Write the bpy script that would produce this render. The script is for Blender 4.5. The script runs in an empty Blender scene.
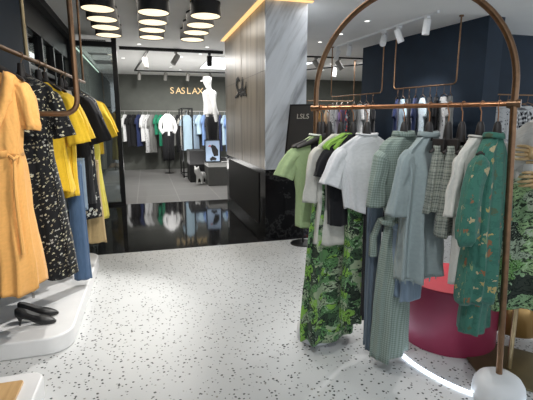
import bpy, bmesh, math, random
from math import sin, cos, pi, radians, sqrt, atan2
from mathutils import Vector, Matrix, noise
S = bpy.context.scene
COL = S.collection
R = radians
# ------------------------------------------------------------------ camera, light, exposure
cd = bpy.data.cameras.new('camera'); cam = bpy.data.objects.new('camera', cd); COL.objects.link(cam)
cam.location = (0, 0, 1.5); cam.rotation_euler = (R(90 - 10.6), 0, R(-16.0))
cd.sensor_width = 36; cd.lens = 415 / 533 * 36; cd.clip_start = .05; cd.clip_end = 100
S.camera = cam
W = bpy.data.worlds.new('world'); S.world = W; W.use_nodes = True
bg = W.node_tree.nodes['Background']; bg.inputs[0].default_value = (.86, .93, 1, 1); bg.inputs[1].default_value = 1.08
S.view_settings.view_transform = 'Standard'; S.view_settings.look = 'None'
S.view_settings.gamma = 1; S.view_settings.exposure = 0.0; S.view_settings.use_curve_mapping = False

def area(name, loc, size, power, color=(1, 1, 1), rot=(0, 0, 0)):
    l = bpy.data.lights.new(name, 'AREA'); l.shape = 'RECTANGLE'; l.size, l.size_y = size; l.energy = power; l.color = color
    o = bpy.data.objects.new(name, l); o.location = loc; o.rotation_euler = rot; COL.objects.link(o); return o

def spot(name, loc, target, power, angle=40, color=(1, .96, .9), blend=.5, radius=.03):
    l = bpy.data.lights.new(name, 'SPOT'); l.energy = power; l.spot_size = R(angle); l.spot_blend = blend; l.color = color; l.shadow_soft_size = radius
    o = bpy.data.objects.new(name, l); o.location = loc
    o.rotation_euler = (Vector(target) - Vector(loc)).to_track_quat('-Z', 'Y').to_euler(); COL.objects.link(o); return o

area('ceiling_fill_front', (.2, .2, 2.93), (1.6, 2.2), 4, (.95, .98, 1))  # added soft fill for overall brightness, no fixture here
area('ceiling_fill_middle', (.6, 3.2, 2.93), (1.4, 1.4), 14, (1, .98, .95))  # unseen fill over the terrazzo, not an actual ceiling lamp
spot('spot_floor', (.3, 4.6, 2.9), (.62, 3.0, 0), 90, 62, (.95, .98, 1), 1, .15)
spot('spot_plinth', (.75, 5.1, 2.9), (-.75, 3.2, .2), 330, 42, (1, .98, .94), .6)
spot('spot_plinth_side', (.9, 1.9, 2.9), (-.8, 3.0, .6), 170, 46, (1, .95, .88), .7)
spot('spot_dress', (.4, .4, 2.9), (-.75, 2.8, 1.1), 120, 36, (1, .95, .86), .7)
spot('spot_rack', (.3, .9, 2.9), (1.3, 2.2, 1.0), 75, 50, (.96, .98, 1), .7, .05)
spot('spot_rack_left', (.2, 2.6, 2.9), (1.15, 2.4, 1.2), 60, 50, (1, .97, .92), .8, .05)
spot('spot_drum', (2.9, 3.4, 2.9), (2.0, 2.3, .3), 90, 50, (1, .97, .94), .7)
spot('spot_back_racks', (3.7, 5.6, 2.75), (4.05, 6.0, 1.4), 110, 90, (1, .97, .94), .8)
for i, (x, y) in enumerate([(.1, 11.3), (1.2, 11.3), (2.2, 11.6)]):
    spot('spot_shop', (x, y, 2.85), (x, 13.3, 1.3), 160, 85, (1, .98, .95), .9)
area('shop_fill', (.8, 10.2, 2.93), (2.2, 1.6), 90, (1, .98, .95))  # invented overhead fill that brightens the far shop
spot('spot_mannequin', (1.0, 8.6, 2.85), (1.6, 9.5, 2.0), 60, 45)
area('gallery_fill', (.3, 6.25, 2.93), (1.8, 1.6), 45, (1, .93, .82))  # added fill among the drum lamps, brightens the column area
area('right_fill', (2.6, 5.2, 2.93), (1.2, 1.2), 25)  # extra overhead fill without a fixture, lifts the right side
area('shop_bounce', (.9, 10.6, .45), (2.2, 2.4), 65, (1, .98, .95), (pi, 0, 0))  # added upward fill standing in for bounced light on the shop ceiling
area('side_shop_fill', (5.2, 10.5, 2.93), (2, 3), 150, (1, 1, .97))  # fixtureless fill added to brighten the side room

# ------------------------------------------------------------------ materials
def newmat(name):
    m = bpy.data.materials.new(name); m.use_nodes = True
    nt = m.node_tree; b = nt.nodes['Principled BSDF']; return m, nt, b

def N(nt, typ, **kw):
    n = nt.nodes.new(typ)
    for k, v in kw.items():
        if k.startswith('i_'): n.inputs[k[2:]].default_value = v
        else: setattr(n, k, v)
    return n

def c4(c): return (c[0], c[1], c[2], 1)

def ramp(nt, fac, stops, const=False):
    r = nt.nodes.new('ShaderNodeValToRGB')
    if const: r.color_ramp.interpolation = 'CONSTANT'
    e = r.color_ramp.elements
    while len(e) < len(stops): e.new(.5)
    for q, (p, c) in zip(e, stops): q.position = p; q.color = c4(c)
    nt.links.new(fac, r.inputs[0]); return r.outputs[0]

def math_n(nt, op, a, b=None, c=None):
    n = nt.nodes.new('ShaderNodeMath'); n.operation = op
    for i, v in enumerate((a, b, c)):
        if v is None: continue
        if isinstance(v, (int, float)): n.inputs[i].default_value = v
        else: nt.links.new(v, n.inputs[i])
    return n.outputs[0]

def mix(nt, fac, a, b):
    n = nt.nodes.new('ShaderNodeMix'); n.data_type = 'RGBA'
    for i, v in ((0, fac), (6, a), (7, b)):
        if isinstance(v, (int, float)): n.inputs[i].default_value = v
        elif isinstance(v, tuple): n.inputs[i].default_value = c4(v)
        else: nt.links.new(v, n.inputs[i])
    return n.outputs[2]

def coord(nt, which='Object', scale=(1, 1, 1), rot=(0, 0, 0)):
    t = nt.nodes.new('ShaderNodeTexCoord'); m = nt.nodes.new('ShaderNodeMapping')
    m.inputs['Scale'].default_value = scale; m.inputs['Rotation'].default_value = rot
    nt.links.new(t.outputs[which], m.inputs[0]); return m.outputs[0]

def noise_n(nt, vec, scale, detail=3, rough=.5):
    n = nt.nodes.new('ShaderNodeTexNoise'); n.inputs['Scale'].default_value = scale
    n.inputs['Detail'].default_value = detail; n.inputs['Roughness'].default_value = rough
    nt.links.new(vec, n.inputs['Vector']); return n.outputs['Fac']

def voro(nt, vec, scale, feature='F1', rnd=1):
    n = nt.nodes.new('ShaderNodeTexVoronoi'); n.feature = feature; n.inputs['Scale'].default_value = scale
    n.inputs['Randomness'].default_value = rnd; nt.links.new(vec, n.inputs['Vector']); return n

def bump(nt, b, h, strength=.2, dist=.01):
    n = nt.nodes.new('ShaderNodeBump'); n.inputs['Strength'].default_value = strength; n.inputs['Distance'].default_value = dist
    nt.links.new(h, n.inputs['Height']); nt.links.new(n.outputs[0], b.inputs['Normal'])

def plain(name, col, rough=.5, metal=0, noise_amt=.06, nscale=12, coat=0, spec=None):
    m, nt, b = newmat(name)
    v = coord(nt); f = noise_n(nt, v, nscale, 4)
    d = tuple(max(0, x * (1 - noise_amt)) for x in col); u = tuple(min(1, x * (1 + noise_amt)) for x in col)
    nt.links.new(ramp(nt, f, [(.3, d), (.7, u)]), b.inputs['Base Color'])
    b.inputs['Roughness'].default_value = rough; b.inputs['Metallic'].default_value = metal
    b.inputs['Coat Weight'].default_value = coat
    if spec is not None: b.inputs['Specular IOR Level'].default_value = spec
    return m

def emit(name, col, strength):
    m, nt, b = newmat(name); b.inputs['Base Color'].default_value = c4(col)
    b.inputs['Emission Color'].default_value = c4(col); b.inputs['Emission Strength'].default_value = strength; return m

def cloth_finish(nt, b, wr=.35, weave=900):
    v = coord(nt, 'UV', (7, 1.3, 1)); f = noise_n(nt, v, 3.2, 2, .45)
    bump(nt, b, f, wr * .8, .03)
    b.inputs['Roughness'].default_value = .85; b.inputs['Specular IOR Level'].default_value = .2
    b.inputs['Sheen Weight'].default_value = .15

def cloth(name, col, wr=.35, alpha=1.0, var=.05):
    m, nt, b = newmat(name)
    v = coord(nt, 'UV'); f = noise_n(nt, v, 60, 2)
    d = tuple(x * (1 - var) for x in col); u = tuple(min(1, x * (1 + var)) for x in col)
    nt.links.new(ramp(nt, f, [(.3, d), (.7, u)]), b.inputs['Base Color'])
    cloth_finish(nt, b, wr); b.inputs['Alpha'].default_value = alpha; return m

def denim(name, col):
    m, nt, b = newmat(name)
    v = coord(nt, 'UV', (220, 14, 1)); f = noise_n(nt, v, 1, 2)
    w = noise_n(nt, coord(nt, 'UV'), 7, 3)
    a = ramp(nt, f, [(.3, tuple(x * .82 for x in col)), (.75, tuple(min(1, x * 1.2) for x in col))])
    o = mix(nt, math_n(nt, 'MULTIPLY', w, .35), a, tuple(min(1, x * 1.5 + .05) for x in col))
    nt.links.new(o, b.inputs['Base Color']); cloth_finish(nt, b, .2); return m

def check(name, base, line, size=.016, w=.3, line2=None, k=1.0, wr=.25):
    # woven check from the cloth's own UV (metres)
    m, nt, b = newmat(name)
    t = nt.nodes.new('ShaderNodeTexCoord'); s = nt.nodes.new('ShaderNodeSeparateXYZ'); nt.links.new(t.outputs['UV'], s.inputs[0])
    def band(o, sz, ww):
        fr = math_n(nt, 'FRACT', math_n(nt, 'DIVIDE', o, sz)); return math_n(nt, 'LESS_THAN', fr, ww)
    a = band(s.outputs[0], size, w); c = band(s.outputs[1], size, w)
    f = math_n(nt, 'MULTIPLY', math_n(nt, 'ADD', a, c), .5)
    col = mix(nt, math_n(nt, 'MULTIPLY', f, k), base, line)
    if line2:
        g = math_n(nt, 'MAXIMUM', band(s.outputs[0], size * 4, .08), band(s.outputs[1], size * 4, .08))
        col = mix(nt, math_n(nt, 'MULTIPLY', g, .7), col, line2)
    nt.links.new(col, b.inputs['Base Color']); cloth_finish(nt, b, wr); return m

def floral(name, base, cols, scale=22, size=.3, gate=.5, scale2=None, base2=None, thr2=.5):
    # scattered blossoms: a per-cell colour inside a ragged disc
    m, nt, b = newmat(name)
    v = coord(nt, 'UV'); wob = nt.nodes.new('ShaderNodeTexNoise'); wob.inputs['Scale'].default_value = scale * 2.5; nt.links.new(v, wob.inputs['Vector'])
    vm = nt.nodes.new('ShaderNodeVectorMath'); vm.operation = 'MULTIPLY_ADD'
    nt.links.new(wob.outputs['Color'], vm.inputs[0]); vm.inputs[1].default_value = (1.1 / scale,) * 3; nt.links.new(v, vm.inputs[2])
    vo = voro(nt, vm.outputs[0], scale)
    sep = nt.nodes.new('ShaderNodeSeparateColor'); nt.links.new(vo.outputs['Color'], sep.inputs[0])
    inside = math_n(nt, 'LESS_THAN', vo.outputs['Distance'], size)
    on = math_n(nt, 'MULTIPLY', inside, math_n(nt, 'LESS_THAN', sep.outputs[0], gate))
    n = len(cols)
    cc = ramp(nt, sep.outputs[1], [(i / n, c) for i, c in enumerate(cols)], True)
    bcol = base
    if base2:
        f2 = noise_n(nt, vm.outputs[0], scale2 or scale, 3)
        bcol = ramp(nt, f2, [(0, base), (thr2, base2)], True)
    nt.links.new(mix(nt, on, bcol, cc), b.inputs['Base Color']); cloth_finish(nt, b, .25); return m

def jungle(name, cols, scale=14):
    # large leaf shapes in lime, green, black and white line work
    m, nt, b = newmat(name)
    v = coord(nt, 'UV'); wob = nt.nodes.new('ShaderNodeTexNoise'); wob.inputs['Scale'].default_value = 18; nt.links.new(v, wob.inputs['Vector'])
    vm = nt.nodes.new('ShaderNodeVectorMath'); vm.operation = 'MULTIPLY_ADD'
    nt.links.new(wob.outputs['Color'], vm.inputs[0]); vm.inputs[1].default_value = (.12, .12, .12); nt.links.new(v, vm.inputs[2])
    vo = voro(nt, vm.outputs[0], scale); sep = nt.nodes.new('ShaderNodeSeparateColor'); nt.links.new(vo.outputs['Color'], sep.inputs[0])
    n = len(cols); patch = ramp(nt, sep.outputs[0], [(i / n, c) for i, c in enumerate(cols)], True)
    fine = noise_n(nt, vm.outputs[0], 55, 3, .7)
    dark = math_n(nt, 'LESS_THAN', fine, .465)
    mask = math_n(nt, 'MULTIPLY', dark, math_n(nt, 'GREATER_THAN', sep.outputs[1], .2))
    o = mix(nt, math_n(nt, 'MULTIPLY', mask, .93), patch, (.012, .02, .014))
    lt = math_n(nt, 'MULTIPLY', math_n(nt, 'GREATER_THAN', fine, .6), math_n(nt, 'GREATER_THAN', sep.outputs[2], .55))
    o = mix(nt, math_n(nt, 'MULTIPLY', lt, .8), o, (.5, .62, .45))
    nt.links.new(o, b.inputs['Base Color']); cloth_finish(nt, b, .25); return m

def terrazzo():
    m, nt, b = newmat('white terrazzo'); v = coord(nt)
    col = ramp(nt, noise_n(nt, v, 1.3, 4), [(.3, (.57, .58, .58)), (.7, (.63, .64, .64))])
    fine = noise_n(nt, v, 150, 2); col = mix(nt, math_n(nt, 'MULTIPLY', math_n(nt, 'GREATER_THAN', fine, .6), .25), col, (.5, .5, .49))
    for sc, sz, gt, sh in ((27, .21, .62, 0), (40, .24, .5, 7), (17, .14, .4, 19)):
        n = nt.nodes.new('ShaderNodeMapping'); n.inputs['Location'].default_value = (sh, sh * .7, 0); nt.links.new(v, n.inputs[0])
        dis = nt.nodes.new('ShaderNodeTexNoise'); dis.inputs['Scale'].default_value = 60; nt.links.new(n.outputs[0], dis.inputs['Vector'])
        vm = nt.nodes.new('ShaderNodeVectorMath'); vm.operation = 'MULTIPLY_ADD'; vm.inputs[1].default_value = (.012,) * 3
        nt.links.new(dis.outputs['Color'], vm.inputs[0]); nt.links.new(n.outputs[0], vm.inputs[2])
        vo = voro(nt, vm.outputs[0], sc); sep = nt.nodes.new('ShaderNodeSeparateColor'); nt.links.new(vo.outputs['Color'], sep.inputs[0])
        on = math_n(nt, 'MULTIPLY', math_n(nt, 'LESS_THAN', vo.outputs['Distance'], sz), math_n(nt, 'LESS_THAN', sep.outputs[0], gt))
        chip = ramp(nt, sep.outputs[1], [(0, (.02, .025, .025)), (.6, (.06, .065, .065)), (.85, (.28, .27, .24)), (.9, (.4, .42, .42))], True)
        col = mix(nt, on, col, chip)
    nt.links.new(col, b.inputs['Base Color']); b.inputs['Roughness'].default_value = .38; return m

def black_marble(name='black marble', rough=.06):
    m, nt, b = newmat(name); v = coord(nt, 'Object', (1, 3, 1), (0, 0, .4))
    f = noise_n(nt, v, 2.2, 8, .65)
    nt.links.new(ramp(nt, f, [(.0, (.006, .006, .007)), (.49, (.008, .008, .009)), (.51, (.05, .05, .05)), (.53, (.009, .009, .01)), (1, (.012, .012, .013))]), b.inputs['Base Color'])
    b.inputs['Roughness'].default_value = rough; return m

def shop_tile():
    m, nt, b = newmat('grey shop tile')
    v = coord(nt); t = nt.nodes.new('ShaderNodeTexBrick'); t.offset = 0; t.inputs['Scale'].default_value = 1
    t.inputs['Brick Width'].default_value = .8; t.inputs['Row Height'].default_value = .8; t.inputs['Mortar Size'].default_value = .008
    t.inputs['Color1'].default_value = (.21, .205, .20, 1); t.inputs['Color2'].default_value = (.225, .22, .215, 1); t.inputs['Mortar'].default_value = (.34, .33, .32, 1)
    mp = nt.nodes.new('ShaderNodeMapping'); mp.inputs['Location'].default_value = (-.57 + .8, 0, 0); nt.links.new(v, mp.inputs[0]); nt.links.new(mp.outputs[0], t.inputs[0])
    nt.links.new(t.outputs[0], b.inputs['Base Color']); b.inputs['Roughness'].default_value = .42; return m

def column_stone(name, base, vein, rot, scale, rough=.15, stretch=(6, 6, .5)):
    m, nt, b = newmat(name); v = coord(nt, 'Object', (1, 1, 1), rot)
    mp = nt.nodes.new('ShaderNodeMapping'); mp.inputs['Scale'].default_value = stretch; nt.links.new(v, mp.inputs[0])
    f = noise_n(nt, mp.outputs[0], scale, 6, .6)
    nt.links.new(ramp(nt, f, [(.32, vein), (.5, base), (.72, tuple(min(1, x * 1.15) for x in base))]), b.inputs['Base Color'])
    b.inputs['Roughness'].default_value = rough; return m

def wood(name, a, c, scale=(2, 22, 22), rough=.4):
    m, nt, b = newmat(name); v = coord(nt, 'Object', scale); f = noise_n(nt, v, 1.6, 5, .6)
    nt.links.new(ramp(nt, f, [(.3, a), (.7, c)]), b.inputs['Base Color']); b.inputs['Roughness'].default_value = rough; return m

def glassmat(name, tint=(.8, .85, .85), refl=.12):
    m, nt, b = newmat(name); nt.nodes.remove(b); out = nt.nodes['Material Output']
    tr = N(nt, 'ShaderNodeBsdfTransparent'); tr.inputs[0].default_value = c4(tint)
    gl = N(nt, 'ShaderNodeBsdfGlossy'); gl.inputs['Roughness'].default_value = .02
    fr = N(nt, 'ShaderNodeFresnel'); fr.inputs[0].default_value = 1.5
    mx = N(nt, 'ShaderNodeMixShader'); nt.links.new(math_n(nt, 'ADD', fr.outputs[0], refl), mx.inputs[0])
    nt.links.new(tr.outputs[0], mx.inputs[1]); nt.links.new(gl.outputs[0], mx.inputs[2]); nt.links.new(mx.outputs[0], out.inputs[0]); return m

M_floor = terrazzo(); M_bmarble = black_marble(); M_tile = shop_tile()
M_ceil = plain('ceiling paint', (.86, .86, .84), .9, 0, .02, 3)
M_navy = plain('navy wall paint', (.009, .022, .042), .75, 0, .12, 5)
M_navy2 = plain('navy wall paint light', (.014, .034, .065), .7, 0, .1, 5)
M_greyw = plain('grey green wall', (.10, .105, .092), .7, 0, .1, 4)
M_black = plain('black metal', (.012, .012, .013), .35, .3)
M_blackm = plain('matte black', (.012, .012, .013), .7)
M_white = plain('white lacquer', (.78, .78, .78), .35, 0, .02)
M_whitep = plain('white plastic', (.8, .81, .82), .45, 0, .02)
M_copper = plain('brushed copper', (.42, .20, .10), .32, .9, .15, 30)
M_copperd = plain('dark bronze pipe', (.24, .14, .08), .34, .85, .15, 30)
M_brass = plain('brass pipe', (.42, .32, .18), .35, .85, .12, 30)
M_gold = plain('gold pot', (.45, .27, .10), .3, .8, .1, 6)
M_olive = plain('olive metal plate', (.16, .135, .07), .45, .5, .1, 8)
M_hanger = plain('dark hanger wood', (.018, .014, .013), .5, 0, .2, 20)
M_crim = plain('crimson lacquer', (.25, .02, .058), .5, 0, .05, 3)
M_crimtop = plain('red drum top', (.75, .06, .09), .5, 0, .05, 3)
M_led = emit('led strip light', (.75, .85, 1), 9)
M_cove = emit('warm cove light', (1, .62, .25), 1.1)
M_drumlite = emit('drum lamp diffuser', (1, .83, .56), 1.35)
M_dl = emit('downlight lens', (1, .98, .92), 3)
M_panel = emit('bright ceiling panel', (.93, .97, 1), 2.2)
M_glass = glassmat('window glass'); M_glassd = glassmat('dark window glass', (.35, .4, .42), .03)
M_mann = plain('white mannequin', (.8, .8, .79), .5, 0, .02)
M_bglossy = black_marble('black gloss stone', .16); M_bglossy.node_tree.nodes['Principled BSDF'].inputs['Specular IOR Level'].default_value = .08
M_colL = column_stone('brown grey stone', (.36, .32, .275), (.20, .175, .15), (0, 0, 0), 1.6, .34, (5, 5, .35))
M_colR = column_stone('white grey marble', (.56, .59, .63), (.26, .27, .29), (0, R(-28), 0), 1.5, .15, (5, 5, .6))
M_oak = wood('light oak', (.50, .30, .13), (.64, .42, .2), (22, 2, 22))
M_handw = wood('mannequin hand wood', (.40, .26, .12), (.6, .43, .22))
M_tag = plain('paper tag', (.62, .6, .55), .8)
M_leaf = plain('plant leaf', (.03, .13, .035), .4, 0, .35, 9)
M_leaf.node_tree.nodes['Principled BSDF'].inputs['Specular IOR Level'].default_value = .6
M_soil = plain('potting soil', (.02, .015, .01), .95)
M_leather = plain('black leather', (.008, .008, .009), .45, 0, .2, 30)
M_grey = plain('grey trim', (.2, .2, .2), .6)

# ------------------------------------------------------------------ mesh helpers
class MB:
    def __init__(s): s.v = []; s.f = []; s.uv = []
    def add(s, vs, fs, uvs=None):
        k = len(s.v); s.v += [tuple(v) for v in vs]; s.f += [tuple(i + k for i in f) for f in fs]
        s.uv += list(uvs) if uvs else [(v[0], v[2]) for v in vs]
        return s
    def box(s, a, b):
        (x0, y0, z0), (x1, y1, z1) = a, b
        vs = [(x0, y0, z0), (x1, y0, z0), (x1, y1, z0), (x0, y1, z0), (x0, y0, z1), (x1, y0, z1), (x1, y1, z1), (x0, y1, z1)]
        return s.add(vs, [(0, 3, 2, 1), (4, 5, 6, 7), (0, 1, 5, 4), (1, 2, 6, 5), (2, 3, 7, 6), (3, 0, 4, 7)])
    def tube(s, pts, r, n=12, closed=False, cap=True):
        pts = [Vector(p) for p in pts]; m = len(pts); rr = r if isinstance(r, (list, tuple)) else [r] * m
        up = None; vs = []; uvs = []; L = 0
        for i, p in enumerate(pts):
            a = pts[(i - 1) % m] if (i or closed) else p; b = pts[(i + 1) % m] if (i < m - 1 or closed) else p
            t = (b - a).normalized()
            if up is None: up = t.orthogonal().normalized()
            up = (up - t * up.dot(t)).normalized(); w = t.cross(up)
            if i: L += (p - pts[i - 1]).length
            for j in range(n):
                q = 2 * pi * j / n; vs.append(p + (up * cos(q) + w * sin(q)) * rr[i]); uvs.append((rr[i] * q, L))
        fs = []
        for i in range(m if closed else m - 1):
            i2 = (i + 1) % m
            for j in range(n):
                j2 = (j + 1) % n; fs.append((i * n + j, i * n + j2, i2 * n + j2, i2 * n + j))
        if cap and not closed: fs += [tuple(range(n))[::-1], tuple((m - 1) * n + j for j in range(n))]
        return s.add(vs, fs, uvs)
    def lathe(s, prof, n=40, c=(0, 0, 0), a0=0, a1=2 * pi):
        full = abs(a1 - a0 - 2 * pi) < 1e-6; k = n if full else n + 1; vs = []
        for r, z in prof:
            for j in range(k):
                q = a0 + (a1 - a0) * j / n; vs.append((c[0] + r * cos(q), c[1] + r * sin(q), c[2] + z))
        fs = []
        for i in range(len(prof) - 1):
            for j in range(n):
                j2 = (j + 1) % k; fs.append((i * k + j, i * k + j2, (i + 1) * k + j2, (i + 1) * k + j))
        return s.add(vs, fs)
    def prism(s, poly, z0, z1):
        n = len(poly); vs = [(x, y, z0) for x, y in poly] + [(x, y, z1) for x, y in poly]
        fs = [tuple(range(n))[::-1], tuple(range(n, 2 * n))] + [(i, (i + 1) % n, n + (i + 1) % n, n + i) for i in range(n)]
        return s.add(vs, fs)
    def build(s, name, mat, parent=None, smooth=True, bevel=0, angle=40):
        me = bpy.data.meshes.new(name); me.from_pydata([tuple(v) for v in s.v], [], s.f); me.update()
        bm = bmesh.new(); bm.from_mesh(me); uvl = bm.loops.layers.uv.new('UVMap')
        for f in bm.faces:
            for l in f.loops: l[uvl].uv = s.uv[l.vert.index]
        bmesh.ops.recalc_face_normals(bm, faces=bm.faces)
        if smooth:
            for f in bm.faces: f.smooth = True
            for e in bm.edges:
                if len(e.link_faces) == 2 and e.calc_face_angle(0) > R(angle): e.smooth = False
        bm.to_mesh(me); bm.free()
        o = bpy.data.objects.new(name, me); COL.objects.link(o)
        if mat: me.materials.append(mat)
        if parent: o.parent = parent
        if bevel:
            bv = o.modifiers.new('bevel', 'BEVEL'); bv.width = bevel; bv.segments = 3; bv.limit_method = 'ANGLE'; bv.angle_limit = R(40)
        return o

def tag(o, label, cat, group=None, kind=None):
    o['label'] = label; o['category'] = cat
    if group: o['group'] = group
    if kind: o['kind'] = kind
    return o
def struct(o, label=None):
    o['kind'] = 'structure'
    if label: o['label'] = label; o['category'] = label.split()[-1] if False else 'structure'
    return o
def thing(name, label, cat, loc=(0, 0, 0), rz=0, group=None, rot=None):
    o = bpy.data.objects.new(name, None); COL.objects.link(o); o.location = loc; o.rotation_euler = rot if rot else (0, 0, rz)
    o.empty_display_size = .05
    return tag(o, label, cat, group)
def copy_tree(o, parent=None):
    c = o.copy(); COL.objects.link(c)
    if parent: c.parent = parent
    for ch in list(o.children): copy_tree(ch, c)
    return c
def rrect(x0, y0, x1, y1, r, n=8, corners='abcd'):
    pts = []
    for k, (cx, cy, a) in dict(a=(x0 + r, y0 + r, pi), b=(x1 - r, y0 + r, 1.5 * pi), c=(x1 - r, y1 - r, 0), d=(x0 + r, y1 - r, .5 * pi)).items():
        if k in corners: pts += [(cx + r * cos(a + i * pi / 2 / n), cy + r * sin(a + i * pi / 2 / n)) for i in range(n + 1)]
        else: pts.append(dict(a=(x0, y0), b=(x1, y0), c=(x1, y1), d=(x0, y1))[k])
    return pts
def fillet(pts, r, n=8):
    out = [Vector(pts[0])]
    for i in range(1, len(pts) - 1):
        p = Vector(pts[i]); a = (Vector(pts[i - 1]) - p).normalized(); b = (Vector(pts[i + 1]) - p).normalized()
        A = p + a * r; B = p + b * r
        for k in range(n + 1):
            t = k / n; out.append(A * (1 - t) ** 2 + p * 2 * t * (1 - t) + B * t * t)
    out.append(Vector(pts[-1])); return out
def interp(rows, s):
    # rows: (pos, v1, v2...) ; smooth interpolation
    if s <= rows[0][0]: return rows[0][1:]
    for a, b in zip(rows, rows[1:]):
        if s <= b[0]:
            t = (s - a[0]) / (b[0] - a[0]); return [x + (y - x) * t for x, y in zip(a[1:], b[1:])]
    return rows[-1][1:]

# ------------------------------------------------------------------ structure
struct(MB().box((-1.3, -3, -.05), (8, 4.93, 0)).build('floor', M_floor, smooth=False))
struct(MB().box((-1.3, 4.93, -.05), (8, 8.0, 0)).build('floor', M_bmarble, smooth=False))
struct(MB().box((-1.3, 8.0, -.05), (8, 14.1, 0)).build('floor', M_tile, smooth=False))
struct(MB().box((-1.3, -3, 2.955), (8, 14.1, 3.05)).build('ceiling', M_ceil, smooth=False))
struct(MB().box((-1.3, 13.9, 0), (8, 14.1, 2.955)).build('wall_back', M_greyw, smooth=False))
struct(MB().box((-1.3, -1, 0), (-1.2, 5.28, 2.955)).build('wall_left', M_navy, smooth=False))
struct(MB().box((-1.3, 8.0, 0), (-1.2, 13.9, 2.955)).build('wall_left_shop', M_greyw, smooth=False))
struct(MB().prism([(4.64, 5.01), (4.95, 5.05), (4.60, 7.87), (4.24, 7.81)], 0, 2.955).build('wall_right', M_navy, smooth=False))
struct(MB().box((5.15, 5.95, 0), (8, 6.1, 2.955)).build('wall_right_rear', M_navy, smooth=False))
struct(MB().box((4.86, 5.45, 0), (5.15, 6.1, 2.955)).build('wall_right_pier', M_navy2, smooth=False))
struct(MB().box((7.9, 6.1, 0), (8, 13.9, 2.955)).build('wall_right_shop', M_greyw, smooth=False))
# shop window on the left side
w = struct(MB().box((-1.27, 5.32, 0), (-1.25, 7.95, 2.6)).build('window_1', M_glassd, smooth=False))
f = MB()
for y in (5.30, 6.05, 6.75, 7.4): f.box((-1.28, y, 0), (-1.2, y + .07, 2.6))
f.box((-1.28, 5.30, 2.55), (-1.2, 8.0, 2.955)); f.box((-1.28, 5.3, 2.1), (-1.21, 8.0, 2.15)); f.build('window_frame', M_black, w, False)
struct(MB().box((-1.2, 5.3, 2.86), (-1.10, 8.0, 2.955)).build('trim_1', M_blackm, smooth=False))
# things beyond that window: dark cabinetry wall
struct(MB().box((-2.3, 5.0, 0), (-2.2, 8.2, 2.955)).build('wall_left_beyond', plain('dim blue grey wall', (.05, .09, .13), .6, 0, .6, 1.5), smooth=False))
# black framed glass front
d = struct(MB().box((-1.2, 8.0, .04), (-.5, 8.012, 2.80)).build('window_2', M_glass, smooth=False))
f = MB().box((-.50, 7.96, 0), (-.42, 8.05, 2.955)).box((-1.2, 7.96, 2.78), (-.50, 8.05, 2.86)).box((-1.2, 7.96, 0), (-.50, 8.05, .05)).box((-1.2, 7.96, .05), (-1.15, 8.05, 2.78))
f.build('window_frame', M_black, d, False)
struct(MB().box((-.42, 8.93, 2.90), (1.62, 8.99, 2.955)).build('trim_2', M_black, smooth=False))
# column
struct(MB().box((1.45, 5.137, .90), (1.475, 7.80, 2.955)).build('wall_column_left', M_colL, smooth=False))
struct(MB().box((1.45, 5.112, .90), (1.995, 5.137, 2.955)).box((1.475, 5.137, .9), (1.995, 7.8, 2.955)).build('wall_column_front', M_colR, smooth=False))
struct(MB().box((1.452, 5.114, 0), (1.993, 7.798, .90)).build('wall_column_base', M_bglossy, smooth=False))
struct(MB().box((1.447, 5.135, 2.13), (1.451, 7.8, 2.134)).box((1.447, 6.45, .9), (1.451, 6.454, 2.955)).build('trim_3', M_grey, smooth=False))
struct(MB().box((1.440, 5.42, .12), (1.452, 7.55, .83)).build('trim_4', M_blackm, smooth=False))
struct(MB().box((1.385, 5.05, 2.945), (1.45, 7.85, 2.957)).box((1.45, 5.05, 2.945), (2.05, 5.112, 2.957)).build('trim_5', M_cove, smooth=False))
# navy baseboard
struct(MB().box((-1.2, 5.0, 0), (-1.19, 5.28, .1)).build('baseboard_left', M_blackm, smooth=False))

# emblem on the column: three fingers over a small body with two feet
em = MB()
def blob(pts, r): em.tube(pts, r, 8)
X = 1.435
def st(pts, r): blob([(X, a, b) for a, b in pts], r)
st([(6.51, 2.13), (6.62, 2.18), (6.75, 2.15), (6.77, 2.09), (6.68, 2.02), (6.58, 1.97), (6.65, 1.93), (6.88, 1.9)], [.014, .03, .045, .045, .04, .035, .03, .018])
st([(6.56, 1.95), (6.45, 1.92), (6.34, 1.94), (6.26, 1.92), (6.18, 1.93), (6.08, 1.89)], [.03, .03, .028, .03, .028, .02])
st([(6.33, 2.17), (6.34, 2.08), (6.40, 1.99), (6.48, 1.95)], [.022, .034, .034, .028])
st([(6.08, 2.08), (6.11, 2.01), (6.20, 1.96), (6.28, 1.93)], [.018, .028, .03, .028])
st([(6.59, 2.0), (6.41, 2.0), (6.24, 2.0)], [.014, .02, .014])
for i, v in enumerate(em.v): em.v[i] = (X + (v[0] - X) * .18, v[1], v[2])
tag(em.build('wall_emblem', M_blackm), 'black brush-script lettering mark fixed on the brown stone column face', 'emblem')

# ceiling drum lamps
gx = [(-.465, 'left'), (.16, 'middle'), (.785, 'right')]; gy = [(5.48, 'nearest'), (6.0, 'second nearest'), (6.49, 'third nearest'), (7.03, 'farthest')]
dl0 = thing('drum_ceiling_lamp', '', 'ceiling lamp', (0, 0, 2.955))
MB().lathe([(0, 0), (.188, 0), (.19, -.165), (.183, -.165), (.18, -.02), (0, -.02)], 48).build('lamp_shade', M_blackm, dl0)
MB().lathe([(0, -.150), (.176, -.150), (.181, -.158), (0, -.162)], 48).build('diffuser', M_drumlite, dl0)
first = True
for x, nx in gx:
    for y, ny in gy:
        o = dl0 if first else copy_tree(dl0); first = False
        o.location = (x, y, 2.955)
        tag(o, f'round black drum ceiling lamp with cream glow, {ny} one in the {nx} row', 'ceiling lamp', 'black drum lamps on the ceiling')

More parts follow.
